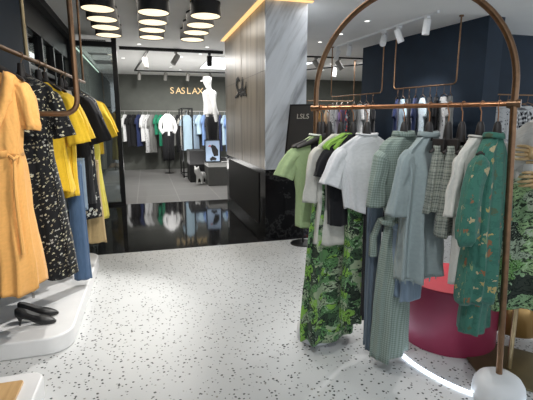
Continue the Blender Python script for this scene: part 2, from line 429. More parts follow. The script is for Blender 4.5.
# ceiling downlights
d0 = thing('recessed_downlight', '', 'downlight', (0, 0, 2.955))
MB().lathe([(.032, -.002), (.05, -.006), (.055, -.003), (.055, 0.004), (.032, .004)], 24).build('trim_ring', M_whitep, d0)
MB().lathe([(0, -.0035), (.033, -.0035), (.033, .002)], 24).build('lens', M_dl, d0)
DL = [(-.04, 8.6, 'above the black glass frame, by the middle lamp row'), (1.24, 8.56, 'left of the brown column top'), (.85, 9.95, 'in the shop ceiling right of the slanting track light'),
      (1.22, 9.45, 'in the shop ceiling just left of the bright panel'), (.73, 11.8, 'in the shop ceiling below the angled spotlight'), (1.02, 12.4, 'deepest in the shop, above the letters'),
      (-.42, 10.5, 'in the shop ceiling just right of the black post'), (3.19, 5.79, 'between the arch rack and the white spotlights, nearest the camera'), (3.225, 6.72, 'seen beside the arch of the copper rack, upper one'),
      (3.167, 7.47, 'right of the column, left of the copper arch'), (4.60, 10.1, 'in the far side room below the first black track'), (4.15, 9.6, 'far side room, beside the bright square panel'), (4.9, 11.3, 'far side room, near its back wall')]
for i, (x, y, t) in enumerate(DL):
    o = d0 if i == 0 else copy_tree(d0); o.location = (x, y, 2.955)
    tag(o, 'small round downlight ' + t, 'downlight', 'round downlights in the ceiling')
# bright panels
for (x0, y0, x1, y1, t) in ((1.50, 9.75, 2.3, 11.8, 'bright white ceiling panel above the white mannequin'), (3.3, 9.9, 4.05, 10.9, 'bright white ceiling panel right of the stone column')):
    p = thing('light_panel', t, 'light panel', ((x0 + x1) / 2, (y0 + y1) / 2, 2.955)); hx, hy = (x1 - x0) / 2, (y1 - y0) / 2
    MB().box((-hx, -hy, -.012), (hx, hy, .0)).build('diffuser', M_panel, p, False)
    MB().box((-hx - .02, -hy - .02, -.015), (-hx, hy + .02, .0)).box((hx, -hy - .02, -.015), (hx + .02, hy + .02, .0)).box((-hx, -hy - .02, -.015), (hx, -hy, .0)).box((-hx, hy, -.015), (hx, hy + .02, .0)).build('panel_frame', M_white, p, False)
# vents
for (x0, y0, x1, y1, t, m_) in ((-1.05, 8.35, -.62, 8.62, 'narrow slotted ceiling vent at the black glass frame', M_blackm), (-1.1, 9.9, -.72, 10.15, 'small grey ceiling vent behind the glass, nearer one', M_grey), (-1.12, 11.0, -.70, 11.7, 'larger grey ceiling vent behind the glass, farther one', M_grey)):
    p = thing('ceiling_vent', t, 'vent', ((x0 + x1) / 2, (y0 + y1) / 2, 2.955)); hx, hy = (x1 - x0) / 2, (y1 - y0) / 2
    MB().box((-hx, -hy, -.004), (hx, hy, .0)).build('vent_plate', M_grey, p, False)
    s_ = MB(); n = 14
    for k in range(n):
        xx = -hx + (k + .5) * 2 * hx / n; s_.box((xx - hx / n * .5, -hy * .85, -.010), (xx + hx / n * .5, hy * .85, -.004))
    s_.build('slats', m_, p, False)
# led line on left shop ceiling
tag(MB().box((-1.19, 8.6, 2.86), (-1.165, 12.8, 2.875)).build('cove_strip_light', emit('dim cove strip', (.85, 1, .85), 1.2), smooth=False), 'thin pale strip light along the ceiling edge behind the glass', 'strip light')

# tracks with spotlights
def track_light(loc, aim, label, mat, rad=.045, ln=.17, drop=.10, group=None, name='track_spotlight'):
    t = thing(name, label, 'spotlight', loc, group=group)
    MB().box((-.03, -.03, -.03), (.03, .03, 0)).tube([(0, 0, -.02), (0, 0, -drop)], .009, 8).build('bracket', mat, t)
    a = Vector(aim).normalized(); c = Vector((0, 0, -drop))
    h = MB(); p0 = c - a * ln * .4; p1 = c + a * ln * .6
    h.tube([p0, p0 + a * .01, p1 - a * .005, p1, p1 - a * .02], [rad * .9, rad, rad, rad * .88, rad * .8], 20); h.build('lamp_head', mat, t)
    MB().tube([p1 - a * .022, p1 - a * .012], [rad * .8, rad * .8], 20).build('lens', M_dl, t)
    return t
def track(a, b, mat, label, z=2.955):
    t = MB(); a = Vector((*a, z)); b = Vector((*b, z)); dd = (b - a).normalized(); n = Vector((-dd.y, dd.x, 0)) * .018; h = Vector((0, 0, -.03))
    vs = [a + n, a - n, b - n, b + n, a + n + h, a - n + h, b - n + h, b + n + h]
    t.add(vs, [(0, 3, 2, 1), (4, 5, 6, 7), (0, 1, 5, 4), (1, 2, 6, 5), (2, 3, 7, 6), (3, 0, 4, 7)])
    return tag(t.build('lighting_track', mat, smooth=False), label, 'track')
M_greys = plain('grey spotlight metal', (.30, .29, .27), .4, .3)
track((3.62, 8.2), (3.80, 5.0), M_whitep, 'white ceiling track carrying the white spotlights near the navy wall')
track_light((3.74, 6.22, 2.925), (-.45, -.5, -.7), 'white spotlight tilted left, leftmost on the near white track', M_whitep, .05, .2, .12, 'white spotlights on the near track')
track_light((3.755, 5.83, 2.925), (.35, -.1, -.9), 'white spotlight tilted right, middle one on the near white track', M_whitep, .05, .2, .12, 'white spotlights on the near track')
track_light((3.78, 5.2, 2.925), (-.05, .1, -1), 'white spotlight pointing straight down, rightmost on the near white track', M_whitep, .05, .2, .12, 'white spotlights on the near track')
track_light((3.68, 7.3, 2.925), (-.1, .1, -1), 'white spotlight seen through the arch, third from the navy wall end', M_whitep, .045, .18, .12, 'white spotlights on the near track')
track_light((3.66, 7.75, 2.925), (-.3, .2, -1), 'white spotlight farthest along the near white track', M_whitep, .045, .18, .12, 'white spotlights on the near track')
track((.14, 8.99), (-.22, 12.8), M_black, 'black ceiling track running into the shop left of the letters')
track((-.22, 12.8), (2.4, 12.6), M_black, 'black ceiling track along the shop back wall')
track((3.2, 9.06), (5.4, 8.98), M_black, 'black ceiling track across the side room, nearer one')
track((3.6, 12.4), (5.6, 9.5), M_black, 'black slanting ceiling track deep in the side room')
track_light((.06, 9.9, 2.925), (.1, -.3, -1), 'grey spotlight on the black track above the letters, left one', M_greys, .06, .24, .12, 'spotlights inside the shop')
track_light((.66, 8.96, 2.90), (-.5, -.2, -.8), 'grey spotlight tilted left on the shop lintel, above the letters', M_greys, .055, .22, .13, 'spotlights inside the shop')
track_light((1.34, 8.96, 2.90), (.05, .5, -.9), 'black spotlight directly above the white mannequin head', M_black, .055, .2, .13, 'spotlights inside the shop')
for x, t in ((-.1, 'left end of the back track'), (.62, 'back track, left of the letters centre'), (1.25, 'back track, above the letters end'), (1.9, 'back track, just left of the mannequin face')):
    track_light((x, 12.69 - .02 * x, 2.925), (-.1, .3, -1), 'small grey spotlight on the ' + t, M_greys, .05, .2, .12, 'spotlights inside the shop')
for x, y, t in ((3.75, 9.04, 'left end of the nearer side room track'), (4.3, 9.02, 'middle of the nearer side room track'), ):
    track_light((x, y, 2.925), (.5, -.2, -.8), 'grey spotlight at the ' + t, M_greys, .055, .22, .13, 'side room spotlights')
for k, (u, t) in enumerate(((.1, 'far'), (.35, 'second farthest'), (.65, 'second nearest'), (.9, 'near'))):
    track_light((3.6 + 2 * u, 12.4 - 2.9 * u, 2.925), (-.2, -.1, -1), f'pale spotlight at the {t} position of the slanting side room track', M_whitep, .05, .2, .12, 'side room spotlights')

# shop sign letters on the back wall
sg = thing('shop_sign', 'gold lit letters SASLAX on the grey wall of the far shop', 'sign', (0.80, 13.88, 2.40))
M_sign = emit('sign letters', (.85, .62, .32), .55)
x = 0
for i, ch in enumerate('SASLAX'):
    cu = bpy.data.curves.new('letter', 'FONT'); cu.body = ch; cu.size = .28; cu.extrude = .01
    tmp = bpy.data.objects.new('tmp', cu); COL.objects.link(tmp); bpy.context.view_layer.update()
    me = bpy.data.meshes.new_from_object(tmp.evaluated_get(bpy.context.evaluated_depsgraph_get()))
    bpy.data.objects.remove(tmp); me.materials.clear(); me.materials.append(M_sign)
    o = bpy.data.objects.new('letter', me); COL.objects.link(o); o.parent = sg; o.rotation_euler = (R(90), 0, 0); o.location = (x, 0, 0)
    x += .172

# ------------------------------------------------------------------ left display plinth, bench, shoes
pl = MB().prism(rrect(-1.19, 2.78, -.545, 4.66, .16, 10, 'bc'), 0, .12).build('display_plinth', M_white, bevel=.012)
tag(pl, 'low white plinth with rounded corners under the left clothes rack', 'plinth')
bn = thing('low_bench', 'low white bench with a pale wood inset top at bottom left', 'bench', (-.9, 2.0, 0))
MB().prism([(a + .9, b - 2.0) for a, b in rrect(-1.19, .9, -.615, 2.40, .07, 8, 'bc')], 0, .12).build('base', M_white, bn, bevel=.012)
MB().prism([(a + .9, b - 2.0) for a, b in rrect(-1.17, .95, -.70, 2.31, .02, 5)], .12, .134).build('wood_top', M_oak, bn, bevel=.003)

def shoe(loc, rz, label, roll=0):
    t = thing('pump_shoe', label, 'shoe', loc, rz, 'black heeled pumps', rot=(roll, 0, rz)); t.scale = (1.02, 1.1, 1.25)
    # along +X from heel (0) to toe (.25)
    prof = [(0.0, .014, .052, .098), (.012, .024, .049, .104), (.045, .028, .044, .092), (.085, .027, .032, .074), (.125, .031, .012, .058), (.165, .037, .003, .050), (.2, .034, .002, .040), (.23, .022, .003, .028), (.25, .007, .006, .016)]
    n = 20; rings = []; vs = []
    for s in range(37):
        X = .25 * s / 36; hw, zb, zt = interp(prof, X)
        for j in range(n):
            q = 2 * pi * j / n; cx, cz = cos(q), sin(q)
            vs.append((X, hw * math.copysign(abs(cx) ** .7, cx), (zb + zt) / 2 + (zt - zb) / 2 * math.copysign(abs(cz) ** .8, cz)))
    fs = [(i * n + j, i * n + (j + 1) % n, (i + 1) * n + (j + 1) % n, (i + 1) * n + j) for i in range(36) for j in range(n)]
    fs += [tuple(range(n)), tuple(36 * n + j for j in range(n))]
    MB().add(vs, fs).build('upper', M_leather, t)
    MB().tube([(.022, 0, .056), (.024, 0, .03), (.020, 0, .0)], [.019, .009, .007], 10).build('heel', M_leather, t)
    ins = MB(); vs = []
    for s in range(15):
        X = .02 + .13 * s / 14; hw, zb, zt = interp(prof, X); hw *= .72 * sin(pi * (s + .8) / 15.6) ** .4
        vs += [(X, -hw, zt + .0008), (X, hw, zt + .0008)]
    ins.add(vs, [(2 * i, 2 * i + 1, 2 * i + 3, 2 * i + 2) for i in range(14)])
    o = ins.build('insole', plain('insole grey', (.05, .05, .05), .6), t)
    return t
shoe((-.925, 3.03, .12), R(-6), 'black pointed kitten heel pump, the nearer of the pair on the white plinth')
shoe((-.935, 3.13, .12), R(2), 'black pointed kitten heel pump, the farther of the pair on the white plinth')

# ------------------------------------------------------------------ clothes
HANG_G = {}
def hanger(loc, yaw, label, group, hook=.155, hw=.145, hookmat=None, barmat=None, tilt=0, kind='wide', cat='hanger'):
    """loc: point on the rail axis; arms lie hook below"""
    t = thing('clothes_hanger', label, cat, loc, yaw, group)
    r = .018; pts = [(r * cos(a) , 0, r * sin(a)) for a in [pi * (1.15 - 1.15 * k / 10) for k in range(11)]]
    pts = [(p[0], 0, p[2]) for p in pts] + [(r * .9, 0, -.02), (.004, 0, -.035), (0, 0, -hook + .0)]
    MB().tube(pts, .003, 8).build('hook', hookmat or M_copper, t)
    vs = []; n = 10; m = 24
    for i in range(m + 1):
        u = -1 + 2 * i / m; a = abs(u)
        x = u * hw; z = -hook - .026 - .065 * a ** 1.15; hh = .026 * (1 - a) + .014 + (.010 if kind == 'wide' else 0); ht = .008 + (.014 * a ** 2 if kind == 'wide' else .002); y = -.015 * a * a
        if a > .97: hh *= .6
        for j in range(n):
            q = 2 * pi * j / n; vs.append((x, y + ht * cos(q), z + hh / 2 * sin(q) + (.012 * (1 - a) ** 3)))
    fs = [(i * n + j, i * n + (j + 1) % n, (i + 1) * n + (j + 1) % n, (i + 1) * n + j) for i in range(m) for j in range(n)] + [tuple(range(n)), tuple(m * n + j for j in range(n))]
    MB().add(vs, fs).build('shoulder_bar', barmat or M_hanger, t)
    MB().tube([(0, 0, -hook + min(.07, hook * .45)), (0, 0, -hook + .05), (0, 0, -hook + .01), (0, 0, -hook - .035)], [.010, .018, .023, .026], 14).build('neck_block', barmat or M_hanger, t)
    return t

def loft_body(prof, seed, folds=(9, .004, .02), N_=72, M_=44, hemj=.006, ex=.75, noise_a=.008, hem_slope=0, top_open=True):
    """prof rows (z down>0, cx, hw, ht). local origin = neck point; z negative down."""
    rnd = random.Random(seed); ph = [rnd.uniform(0, 6.28) for _ in range(6)]
    z0, z1 = prof[0][0], prof[-1][0]; vs = []; uv = []
    for i in range(M_ + 1):
        s = i / M_; z = z0 + (z1 - z0) * (s ** 1.15)
        cx, hw, ht = interp(prof, z); k = (z - z0) / (z1 - z0)
        A = (folds[1] + (folds[2] - folds[1]) * k) * 1.25
        per = 0
        for j in range(N_):
            q = 2 * pi * j / N_; c, s_ = cos(q), sin(q)
            x = hw * math.copysign(abs(c) ** ex, c); y = ht * math.copysign(abs(s_) ** .85, s_)
            fo = 1.3 - 2.2 * abs(sin(folds[0] * .5 * q + ph[0] + .9 * sin(q * 2 + ph[1]) + .5 * k)) ** .8 + .5 * sin(round(folds[0] * 1.7) * q + ph[2] + k * 1.2)
            y += A * fo * (.35 + .65 * abs(s_)); x += A * .5 * fo * abs(c)
            nv = noise.noise_vector(Vector((x * 5 + seed, y * 5, z * 3.5))) * noise_a * (.3 + k) + noise.noise_vector(Vector((x * 14 + seed + z * 5, y * 6, z * 5))) * noise_a * .45
            zz = -z
            if i == M_ or k > .9: zz += hemj * sin(3 * q + ph[3]) * (k - .9) / .1 + hem_slope * x * (k - .9) / .1
            vs.append((cx + x + nv.x, y + nv.y, zz)); uv.append((2 * (hw + ht) * q / 3.2, -z))
    fs = [(i * N_ + j, i * N_ + (j + 1) % N_, (i + 1) * N_ + (j + 1) % N_, (i + 1) * N_ + j) for i in range(M_) for j in range(N_)]
    return vs, fs, uv

def mk_body(name, prof, mat, parent, seed, **kw):
    vs, fs, uv = loft_body(prof, seed, **kw)
    m = MB().add(vs, fs, uv); o = m.build(name, mat, parent, angle=180)
    md = o.modifiers.new('solid', 'SOLIDIFY'); md.thickness = .0025; md.offset = -1
    return o

def mk_sleeve(side, path, mat, parent, seed, amp=.006, n=28, m=26, name='sleeve'):
    """path rows: (x, y, z, rx(in plane), ry(thickness)) for side +1, mirrored by side"""
    vs = []; uv = []; P = [(p[0] * side, p[1], p[2], p[3], p[4]) for p in path]; L = 0; prev = None; rnd = random.Random(seed); ph = rnd.uniform(0, 6)
    K = len(P) - 1
    def at(u):
        i = min(int(u * K), K - 1); t = u * K - i
        return [P[i][k] * (1 - t) + P[i + 1][k] * t for k in range(5)]
    for i in range(m + 1):
        u = i / m; p = at(u); q0 = at(max(0, u - .08)); q1 = at(min(1, u + .08))
        t = (Vector(q1[:3]) - Vector(q0[:3])).normalized(); w = Vector((0, 1, 0)); w = (w - t * w.dot(t)).normalized(); s_ = t.cross(w)
        c = Vector(p[:3]);
        if prev: L += (c - prev).length
        prev = c
        for j in range(n):
            q = 2 * pi * j / n; a = amp * (.3 + u) * (sin(5 * q + ph + 3 * u) + .6 * sin(9 * q + ph * 2 - 2 * u))
            v = c + s_ * ((p[3] + a) * cos(q)) + w * ((p[4] + a) * sin(q))
            v += noise.noise_vector(v * 9 + Vector((seed, 0, 0))) * .006 + noise.noise_vector(Vector((v.x * 16 + v.z * 9, v.y * 10 + seed, v.z * 7))) * .006
            vs.append(v); uv.append((q * (p[3] + p[4]) / 2, -L))
    fs = [(i * n + j, i * n + (j + 1) % n, (i + 1) * n + (j + 1) % n, (i + 1) * n + j) for i in range(m) for j in range(n)]
    o = MB().add(vs, fs, uv).build(name, mat, parent, angle=180)
    md = o.modifiers.new('solid', 'SOLIDIFY'); md.thickness = .0025; md.offset = -1
    return o

def mk_ring(name, z, hx, hy, r, mat, parent, flare=0, tall=.02, cx=0):
    m = MB(); n = 32; vs = []
    prof = [(0, -tall * .2), (.3, .2 * tall), (.8, tall), (1.0, tall * 1.05), (1.2, tall * .8), (1.5, -tall * .3)]
    rows = [(r * (p - .3) + flare * max(0, p - .8), q) for p, q in prof]
    for dr, dz in rows:
        for j in range(n):
            q = 2 * pi * j / n; vs.append((cx + (hx + dr) * cos(q), (hy + dr) * sin(q), z + dz + .008 * cos(q) ** 2))
    fs = [(i * n + j, i * n + (j + 1) % n, (i + 1) * n + (j + 1) % n, (i + 1) * n + j) for i in range(len(rows) - 1) for j in range(n)]
    o = m.add(vs, fs).build(name, mat, parent, angle=180); md = o.modifiers.new('solid', 'SOLIDIFY'); md.thickness = .002
    return o

def top_prof(L, hw=.2, ht=.045, waist=None, hem=None, hemt=None, neck=.065):
    waist = waist or hw * .9; hem = hem or hw * .95; hemt = hemt or ht * 1.1
    return [(0, 0, neck, .030), (.010, 0, neck + .012, .030), (.040, 0, hw * .66, .028), (.072, 0, hw * .92, .026), (.10, 0, hw, .028), (.15, 0, hw * 1.0, ht * .8), (.2, 0, hw * .95, ht), (L * .6, 0, waist, ht), (L, 0, hem, hemt)]

def short_sleeve(hw=.2, ln=.2, wide=.085, out=.07, th=.03):
    return [(hw * .74, 0, -.118, wide * .62, th * .7), (hw * .92, 0, -.135, wide * .78, th), (hw + out * .5, 0, -.105 - ln * .55, wide * .85, th * .9), (hw + out, 0, -.10 - ln, wide * .95, th * .85)]
def long_sleeve(hw=.2, ln=.55, wide=.07, out=.06, th=.035, cuff=.045):
    return [(hw * .74, 0, -.125, wide * .8, th * .8), (hw * .92, 0, -.15, wide, th), (hw + out * .6, 0, -.12 - ln * .35, wide, th * 1.1), (hw + out, 0, -.1 - ln * .7, wide * .95, th * 1.15), (hw + out, 0, -.1 - ln * .93, wide * 1.05, th * 1.2), (hw + out * .9, 0, -.1 - ln, cuff, th * .7)]

def garment(name, label, cat, loc, yaw, group, mat, prof, seed, sleeves=None, sl_mat=None, collar=None, folds=(9, .004, .02), far=True, slname='sleeve', **kw):
    """loc: neck point"""
    t = thing(name, label, cat, loc, yaw, group)
    mk_body('body', prof, mat, t, seed, folds=folds, **kw)
    if sleeves:
        for s in ((1, -1) if far else (1,)): mk_sleeve(s, sleeves, sl_mat or mat, t, seed + s, name=slname)
    if collar:
        cm, tall, fl = collar; mk_ring('collar', -.004, prof[0][2], prof[0][3], .012, cm, t, fl, tall)
    return t

def trousers(name, label, cat, loc, yaw, group, mat, seed, hw=.17, L=.95, legw=.10, th=.03, flare=1.0, bandm=None, folded=False):
    t = thing(name, label, cat, loc, yaw, group)
    if folded:   # folded lengthwise, legs laid together
        mk_body('leg', [(0, 0, hw, th), (.05, 0, hw, th), (.3, 0, hw * .95, th), (L, 0, legw * flare, th)], mat, t, seed, folds=(4, .001, .004), noise_a=.004)
        mk_body('leg', [(.02, .01, hw * .9, th * .6), (.3, .012, hw * .85, th * .6), (L + .02, .015, legw * flare * .9, th * .6)], mat, t, seed + 3, folds=(4, .001, .004), noise_a=.004).location.y = th * 1.2
    else:
        mk_body('hip', [(0, 0, hw, th), (.1, 0, hw * 1.08, th * 1.2), (.26, 0, hw * 1.12, th * 1.25)], mat, t, seed, folds=(7, .002, .004), M_=16)
        for s in (1, -1):
            mk_body('leg', [(.24, s * hw * .55, hw * .56, th * 1.1), (.5, s * hw * .55, legw, th * 1.2), (L, s * hw * .55, legw * flare, th * 1.3)], mat, t, seed + 5 + s, folds=(5, .003, .012))
    mk_body('waistband', [(-.005, 0, hw + .003, th + .003), (.035, 0, hw + .003, th + .003)], bandm or mat, t, seed, folds=(7, .001, .001), M_=4)
    return t

def swing_tag(loc, label, yaw=0, L=.05, w=.022):
    t = thing('swing_tag', label, 'price tag', loc, yaw)
    MB().tube([(0, 0, .05), (.002, 0, .02), (0, 0, 0)], .0012, 6).build('string', M_tag, t)
    MB().box((-w / 2, -.001, -L), (w / 2, .001, 0)).build('card', M_tag, t, False)
    MB().box((-w * .4, -.002, -L * 1.9), (w * .4, .0, -L * .95)).build('card', plain('grey tag', (.35, .35, .33), .8), t, False)

# ---- materials of the clothes
C_mint = cloth('mint knit', (.42, .54, .28), .2, .88); C_minttrim = cloth('white trim', (.75, .78, .68), .2)
C_beige = cloth('off white crepe', (.60, .58, .52)); C_white = cloth('white cotton', (.74, .74, .74)); C_cream = cloth('cream knit', (.64, .62, .56), .3)
C_black = cloth('black cloth', (.012, .012, .014)); C_lime = cloth('lime lace', (.26, .46, .08), .9)
C_jungle = jungle('green leaf print', [(.12, .27, .10), (.24, .46, .08), (.05, .10, .05), (.16, .31, .14), (.34, .42, .26), (.11, .24, .09), (.03, .05, .03)], 17)
C_jungle2 = jungle('pale leaf print', [(.30, .45, .22), (.16, .33, .10), (.38, .46, .33), (.04, .05, .04), (.24, .38, .2)], 9)
C_denim = denim('blue grey denim', (.12, .155, .195)); C_denimL = denim('light wash denim', (.19, .25, .32)); C_denimD = denim('dark blue denim', (.06, .11, .2))
C_sage = check('sage textured check', (.30, .36, .32), (.15, .20, .17), .013, .42)
C_plaid = check('grey green plaid', (.33, .35, .30), (.09, .105, .09), .016, .4, (.45, .45, .38))
C_blue = cloth('pale blue green shirting', (.30, .355, .355), .3)
C_teal = floral('teal blossom print', (.05, .17, .125), [(.42, .33, .13), (.26, .12, .06), (.45, .38, .22), (.08, .12, .07), (.20, .27, .14)], 21, .36, .48, 30, (.04, .14, .105), .55)
C_orange = cloth('apricot cotton', (.80, .42, .13), .35); C_yellow = cloth('mustard yellow cloth', (.74, .48, .03), .35)
C_lemon = cloth('lemon cloth', (.72, .62, .10), .3)
C_bfloral = floral('black ditsy floral', (.009, .010, .012), [(.55, .52, .36), (.32, .29, .2), (.42, .42, .38)], 48, .32, .75)
C_bfloral2 = floral('black white blossom', (.01, .01, .012), [(.5, .45, .35), (.6, .6, .55)], 20, .38, .6)
C_tan = cloth('tan cloth', (.50, .36, .18)); C_greycloth = cloth('soft grey cloth', (.2, .2, .19))
C_shadewhite = floral('white with dark print', (.62, .62, .62), [(.05, .05, .06), (.2, .2, .22)], 26, .33, .55)
C_dots = floral('pale blue dotted', (.5, .6, .66), [(.02, .02, .03)], 24, .2, .95)
C_bwcheck = check('black white check', (.75, .75, .75), (.005, .005, .01), .07, .55, k=1.0)
C_purple = cloth('lilac cloth', (.38, .24, .5)); C_lblue = cloth('light blue cloth', (.42, .56, .66)); C_amber = cloth('amber cloth', (.75, .38, .05))
C_multi = floral('multicolour floral', (.05, .06, .08), [(.7, .7, .68), (.6, .08, .08), (.3, .32, .4)], 16, .42, .85)
C_skin_blue = cloth('cornflower cloth', (.2, .32, .6)); C_green = cloth('emerald cloth', (.02, .22, .12)); C_navy = cloth('navy cloth', (.02, .03, .09))

# ------------------------------------------------------------------ arch rack
BL = Vector((1.065, 2.554, 1.59)); BR = Vector((1.745, 1.675, 1.59))
rk = thing('arch_clothes_rack', 'tall copper arch clothes rack with white rounded feet, standing on the terrazzo', 'clothes rack', (0, 0, 0))
u = (BR - BL).normalized(); Rr = (BR - BL).length / 2; Mid = (BL + BR) / 2; zc = 1.67
arch = [Vector((1.085, 2.53, .10)), Vector((1.075, 2.542, .9)), BL.copy()]
arch += [Vector((Mid.x, Mid.y, zc)) - u * Rr * cos(a) + Vector((0, 0, Rr * 1.0 * sin(a))) for a in [pi * k / 40 for k in range(41)]]
arch += [BR.copy(), Vector((1.772, 1.642, .7)), Vector((1.788, 1.622, .10))]
MB().tube(arch, .0165, 16).build('arch_pole', M_copperd, rk)
MB().tube([BL, BR], .0125, 16).build('hanging_bar', M_copper, rk)
cl = MB()
for p in (BL, BR): MB().tube([p - u * .03, p + u * .03], .021, 16).build('bar_collar', M_copperd, rk)
for p in ((1.087, 2.528), (1.79, 1.62)):
    MB().lathe([(0, 0), (.125, 0), (.132, .01), (.132, .06), (.126, .095), (.108, .125), (.078, .145), (.03, .154), (0, .154)], 48, (p[0], p[1], 0)).build('weighted_foot', M_whitep, rk)

def bar_at(t): return BL + (BR - BL) * t
G1 = 'clothes on the copper arch rack'; G1h = 'hangers on the copper arch rack'
def yaw_for(p, ob):
    return atan2(-p.y, -p.x) - R(ob)
HK = .155
def on_rack(t, ob): 
    p = bar_at(t); y = yaw_for(p, ob); return p, y
# (t, obliquity, label)
def rack_hanger(t, ob, label, **kw):
    p, y = on_rack(t, ob); hanger((p.x, p.y, p.z), y, label, G1h, hook=HK, **kw)
def neck(t, ob, drop=.0):
    p, y = on_rack(t, ob); return (p.x, p.y, p.z - HK - .006 - drop), y

p, y = neck(.03, 62, .01)
garment('knit_tee', 'mint green sheer short-sleeved knit tee with white trim, leftmost on the copper rack', 'tee shirt', p, y, G1, C_mint, top_prof(.60, .2, .045, .165, .16, .05), 1, short_sleeve(.2, .17, .07, .05), collar=(C_minttrim, .008, .0), folds=(6, .002, .008))
rack_hanger(.03, 62, 'dark hanger carrying the mint green knit top')
swing_tag((p[0] - .085, p[1] - .085, .775), 'pale paper swing tag hanging below the mint green top hem', R(-20))

p, y = neck(.14, 58, .0); p = (p[0] - .03, p[1] + .0, p[2])
rack_hanger(.09, 66, 'dark wide hanger carrying the long leaf print dress', hw=.215)
jd = garment('leaf_print_dress', 'long green and black leaf print dress with lime shoulder straps, hem near the floor', 'dress', (p[0], p[1], p[2] - .14), y, G1, C_jungle,
        [(0, 0, .13, .045), (.1, 0, .14, .05), (.28, 0, .13, .055), (.6, 0, .165, .06), (.95, 0, .185, .08), (1.15, 0, .20, .09), (1.235, 0, .195, .09)], 2, folds=(5, .004, .024), hemj=.012)
for s in (1, -1):
    MB().tube([(s * .09, -.03, -.01), (s * .088, -.012, .06), (s * .085, 0, .125), (s * .088, .014, .06), (s * .09, .03, -.01)], .007, 8).build('shoulder_strap', C_lime, jd)
rack_hanger(.05, 64, 'dark wide hanger carrying the small black camisole', hw=.21)
p2, y2 = neck(.06, 60, .05)
garment('camisole', 'small black square-necked camisole between the mint top and the off-white blouse', 'top', p2, y2, G1, C_black, [(0, .04, .05, .014), (.1, .04, .055, .016), (.13, .04, .055, .016)], 3, folds=(4, .001, .002), M_=12)

p, y = neck(.165, 56, .0)
rack_hanger(.165, 56, 'dark hanger carrying the off-white blouse')
garment('long_blouse', 'long off-white blouse with loose sleeves right of the mint top', 'blouse', p, y, G1, C_beige, top_prof(.70, .185, .045, .165, .185, .055), 4, short_sleeve(.185, .32, .075, .01), folds=(6, .003, .012), collar=None)
p2 = (p[0] + .015, p[1] - .02, p[2] + .008)
garment('lace_cape', 'lime green lace cape collar draped beside the white tee', 'cape', (p2[0] + .03, p2[1] - .03, p2[2]), y, G1, C_lime, [(0, 0, .06, .03), (.02, 0, .10, .04), (.05, .01, .16, .043), (.085, .02, .185, .044), (.14, .03, .12, .044)], 5, folds=(9, .003, .006), M_=14, hemj=.02, noise_a=.01)

p, y = neck(.225, 54, .42)
trousers('leaf_print_trousers', 'green and black leaf print trousers, shorter, just right of the long leaf print dress', 'trousers', (p[0] + .03, p[1] - .03, p[2]), y, G1, C_jungle, 16, .07, .80, .09, .03, folded=True)
p, y = neck(.24, 54, .0)
rack_hanger(.24, 54, 'dark hanger carrying the black knitted top')
garment('knit_shirt', 'black knitted short top hanging between the off-white blouse and the white tee', 'top', p, y, G1, C_black, top_prof(.56, .19, .04, .17, .165, .045), 6, short_sleeve(.18, .16, .07, .03), folds=(6, .002, .006))

p, y = neck(.32, 54, .0)
rack_hanger(.32, 54, 'dark hanger carrying the white tee')
garment('white_tee', 'plain white short-sleeved tee in the middle left of the copper rack', 'tee shirt', p, y, G1, C_white, top_prof(.48, .20, .05, .17, .14, .05), 7, short_sleeve(.195, .2, .078, .05), collar=(C_white, .006, .0), folds=(6, .003, .012), hem_slope=.25)

p, y = neck(.37, 50, .38)
trousers('trousers', 'black trousers hanging folded below the white tee', 'trousers', p, y, G1, C_black, 8, .06, .76, .055, .02, folded=True)
p, y = neck(.415, 46, .38); p = (p[0] - .035, p[1] + .0, p[2])
trousers('jeans', 'blue grey jeans hanging folded left of the sage check dress', 'jeans', p, y, G1, C_denim, 9, .055, .95, .04, .022, folded=True)

# sage checked dress with tie belt
p, y = neck(.52, 40, .0)
rack_hanger(.52, 40, 'dark hanger carrying the sage check dress')
sd = garment('shirt_dress', 'long sage green check dress with a tied belt, hem nearly on the floor', 'dress', p, y, G1, C_sage,
        [(0, 0, .06, .04), (.02, 0, .12, .045), (.05, 0, .175, .05), (.1, 0, .19, .055), (.3, 0, .17, .06), (.46, 0, .10, .05), (.5, 0, .095, .05), (.7, .01, .12, .06), (1.1, .02, .135, .07), (1.36, .02, .145, .07)], 10, short_sleeve(.18, .30, .075, .01, .04), collar=(C_sage, .02, .006), folds=(6, .004, .016), hemj=.01)
MB().tube([(-.09, -.056, -.5), (0, -.07, -.505), (.1, -.056, -.5), (.125, 0, -.50), (.09, .056, -.5), (0, .07, -.5), (-.09, .056, -.5), (-.12, 0, -.5)], .016, 8, True).build('belt', C_sage, sd)
MB().tube([(.1, -.05, -.5), (.13, -.07, -.6), (.125, -.07, -.72)], [.018, .022, .026], 8).build('belt_end', C_sage, sd)

p, y = neck(.575, 36, .5)
trousers('denim_skirt', 'light wash denim skirt glimpsed under the pale blue shirt sleeve', 'skirt', p, y, G1, C_denimL, 11, .12, .44, .10, .045, folded=True)

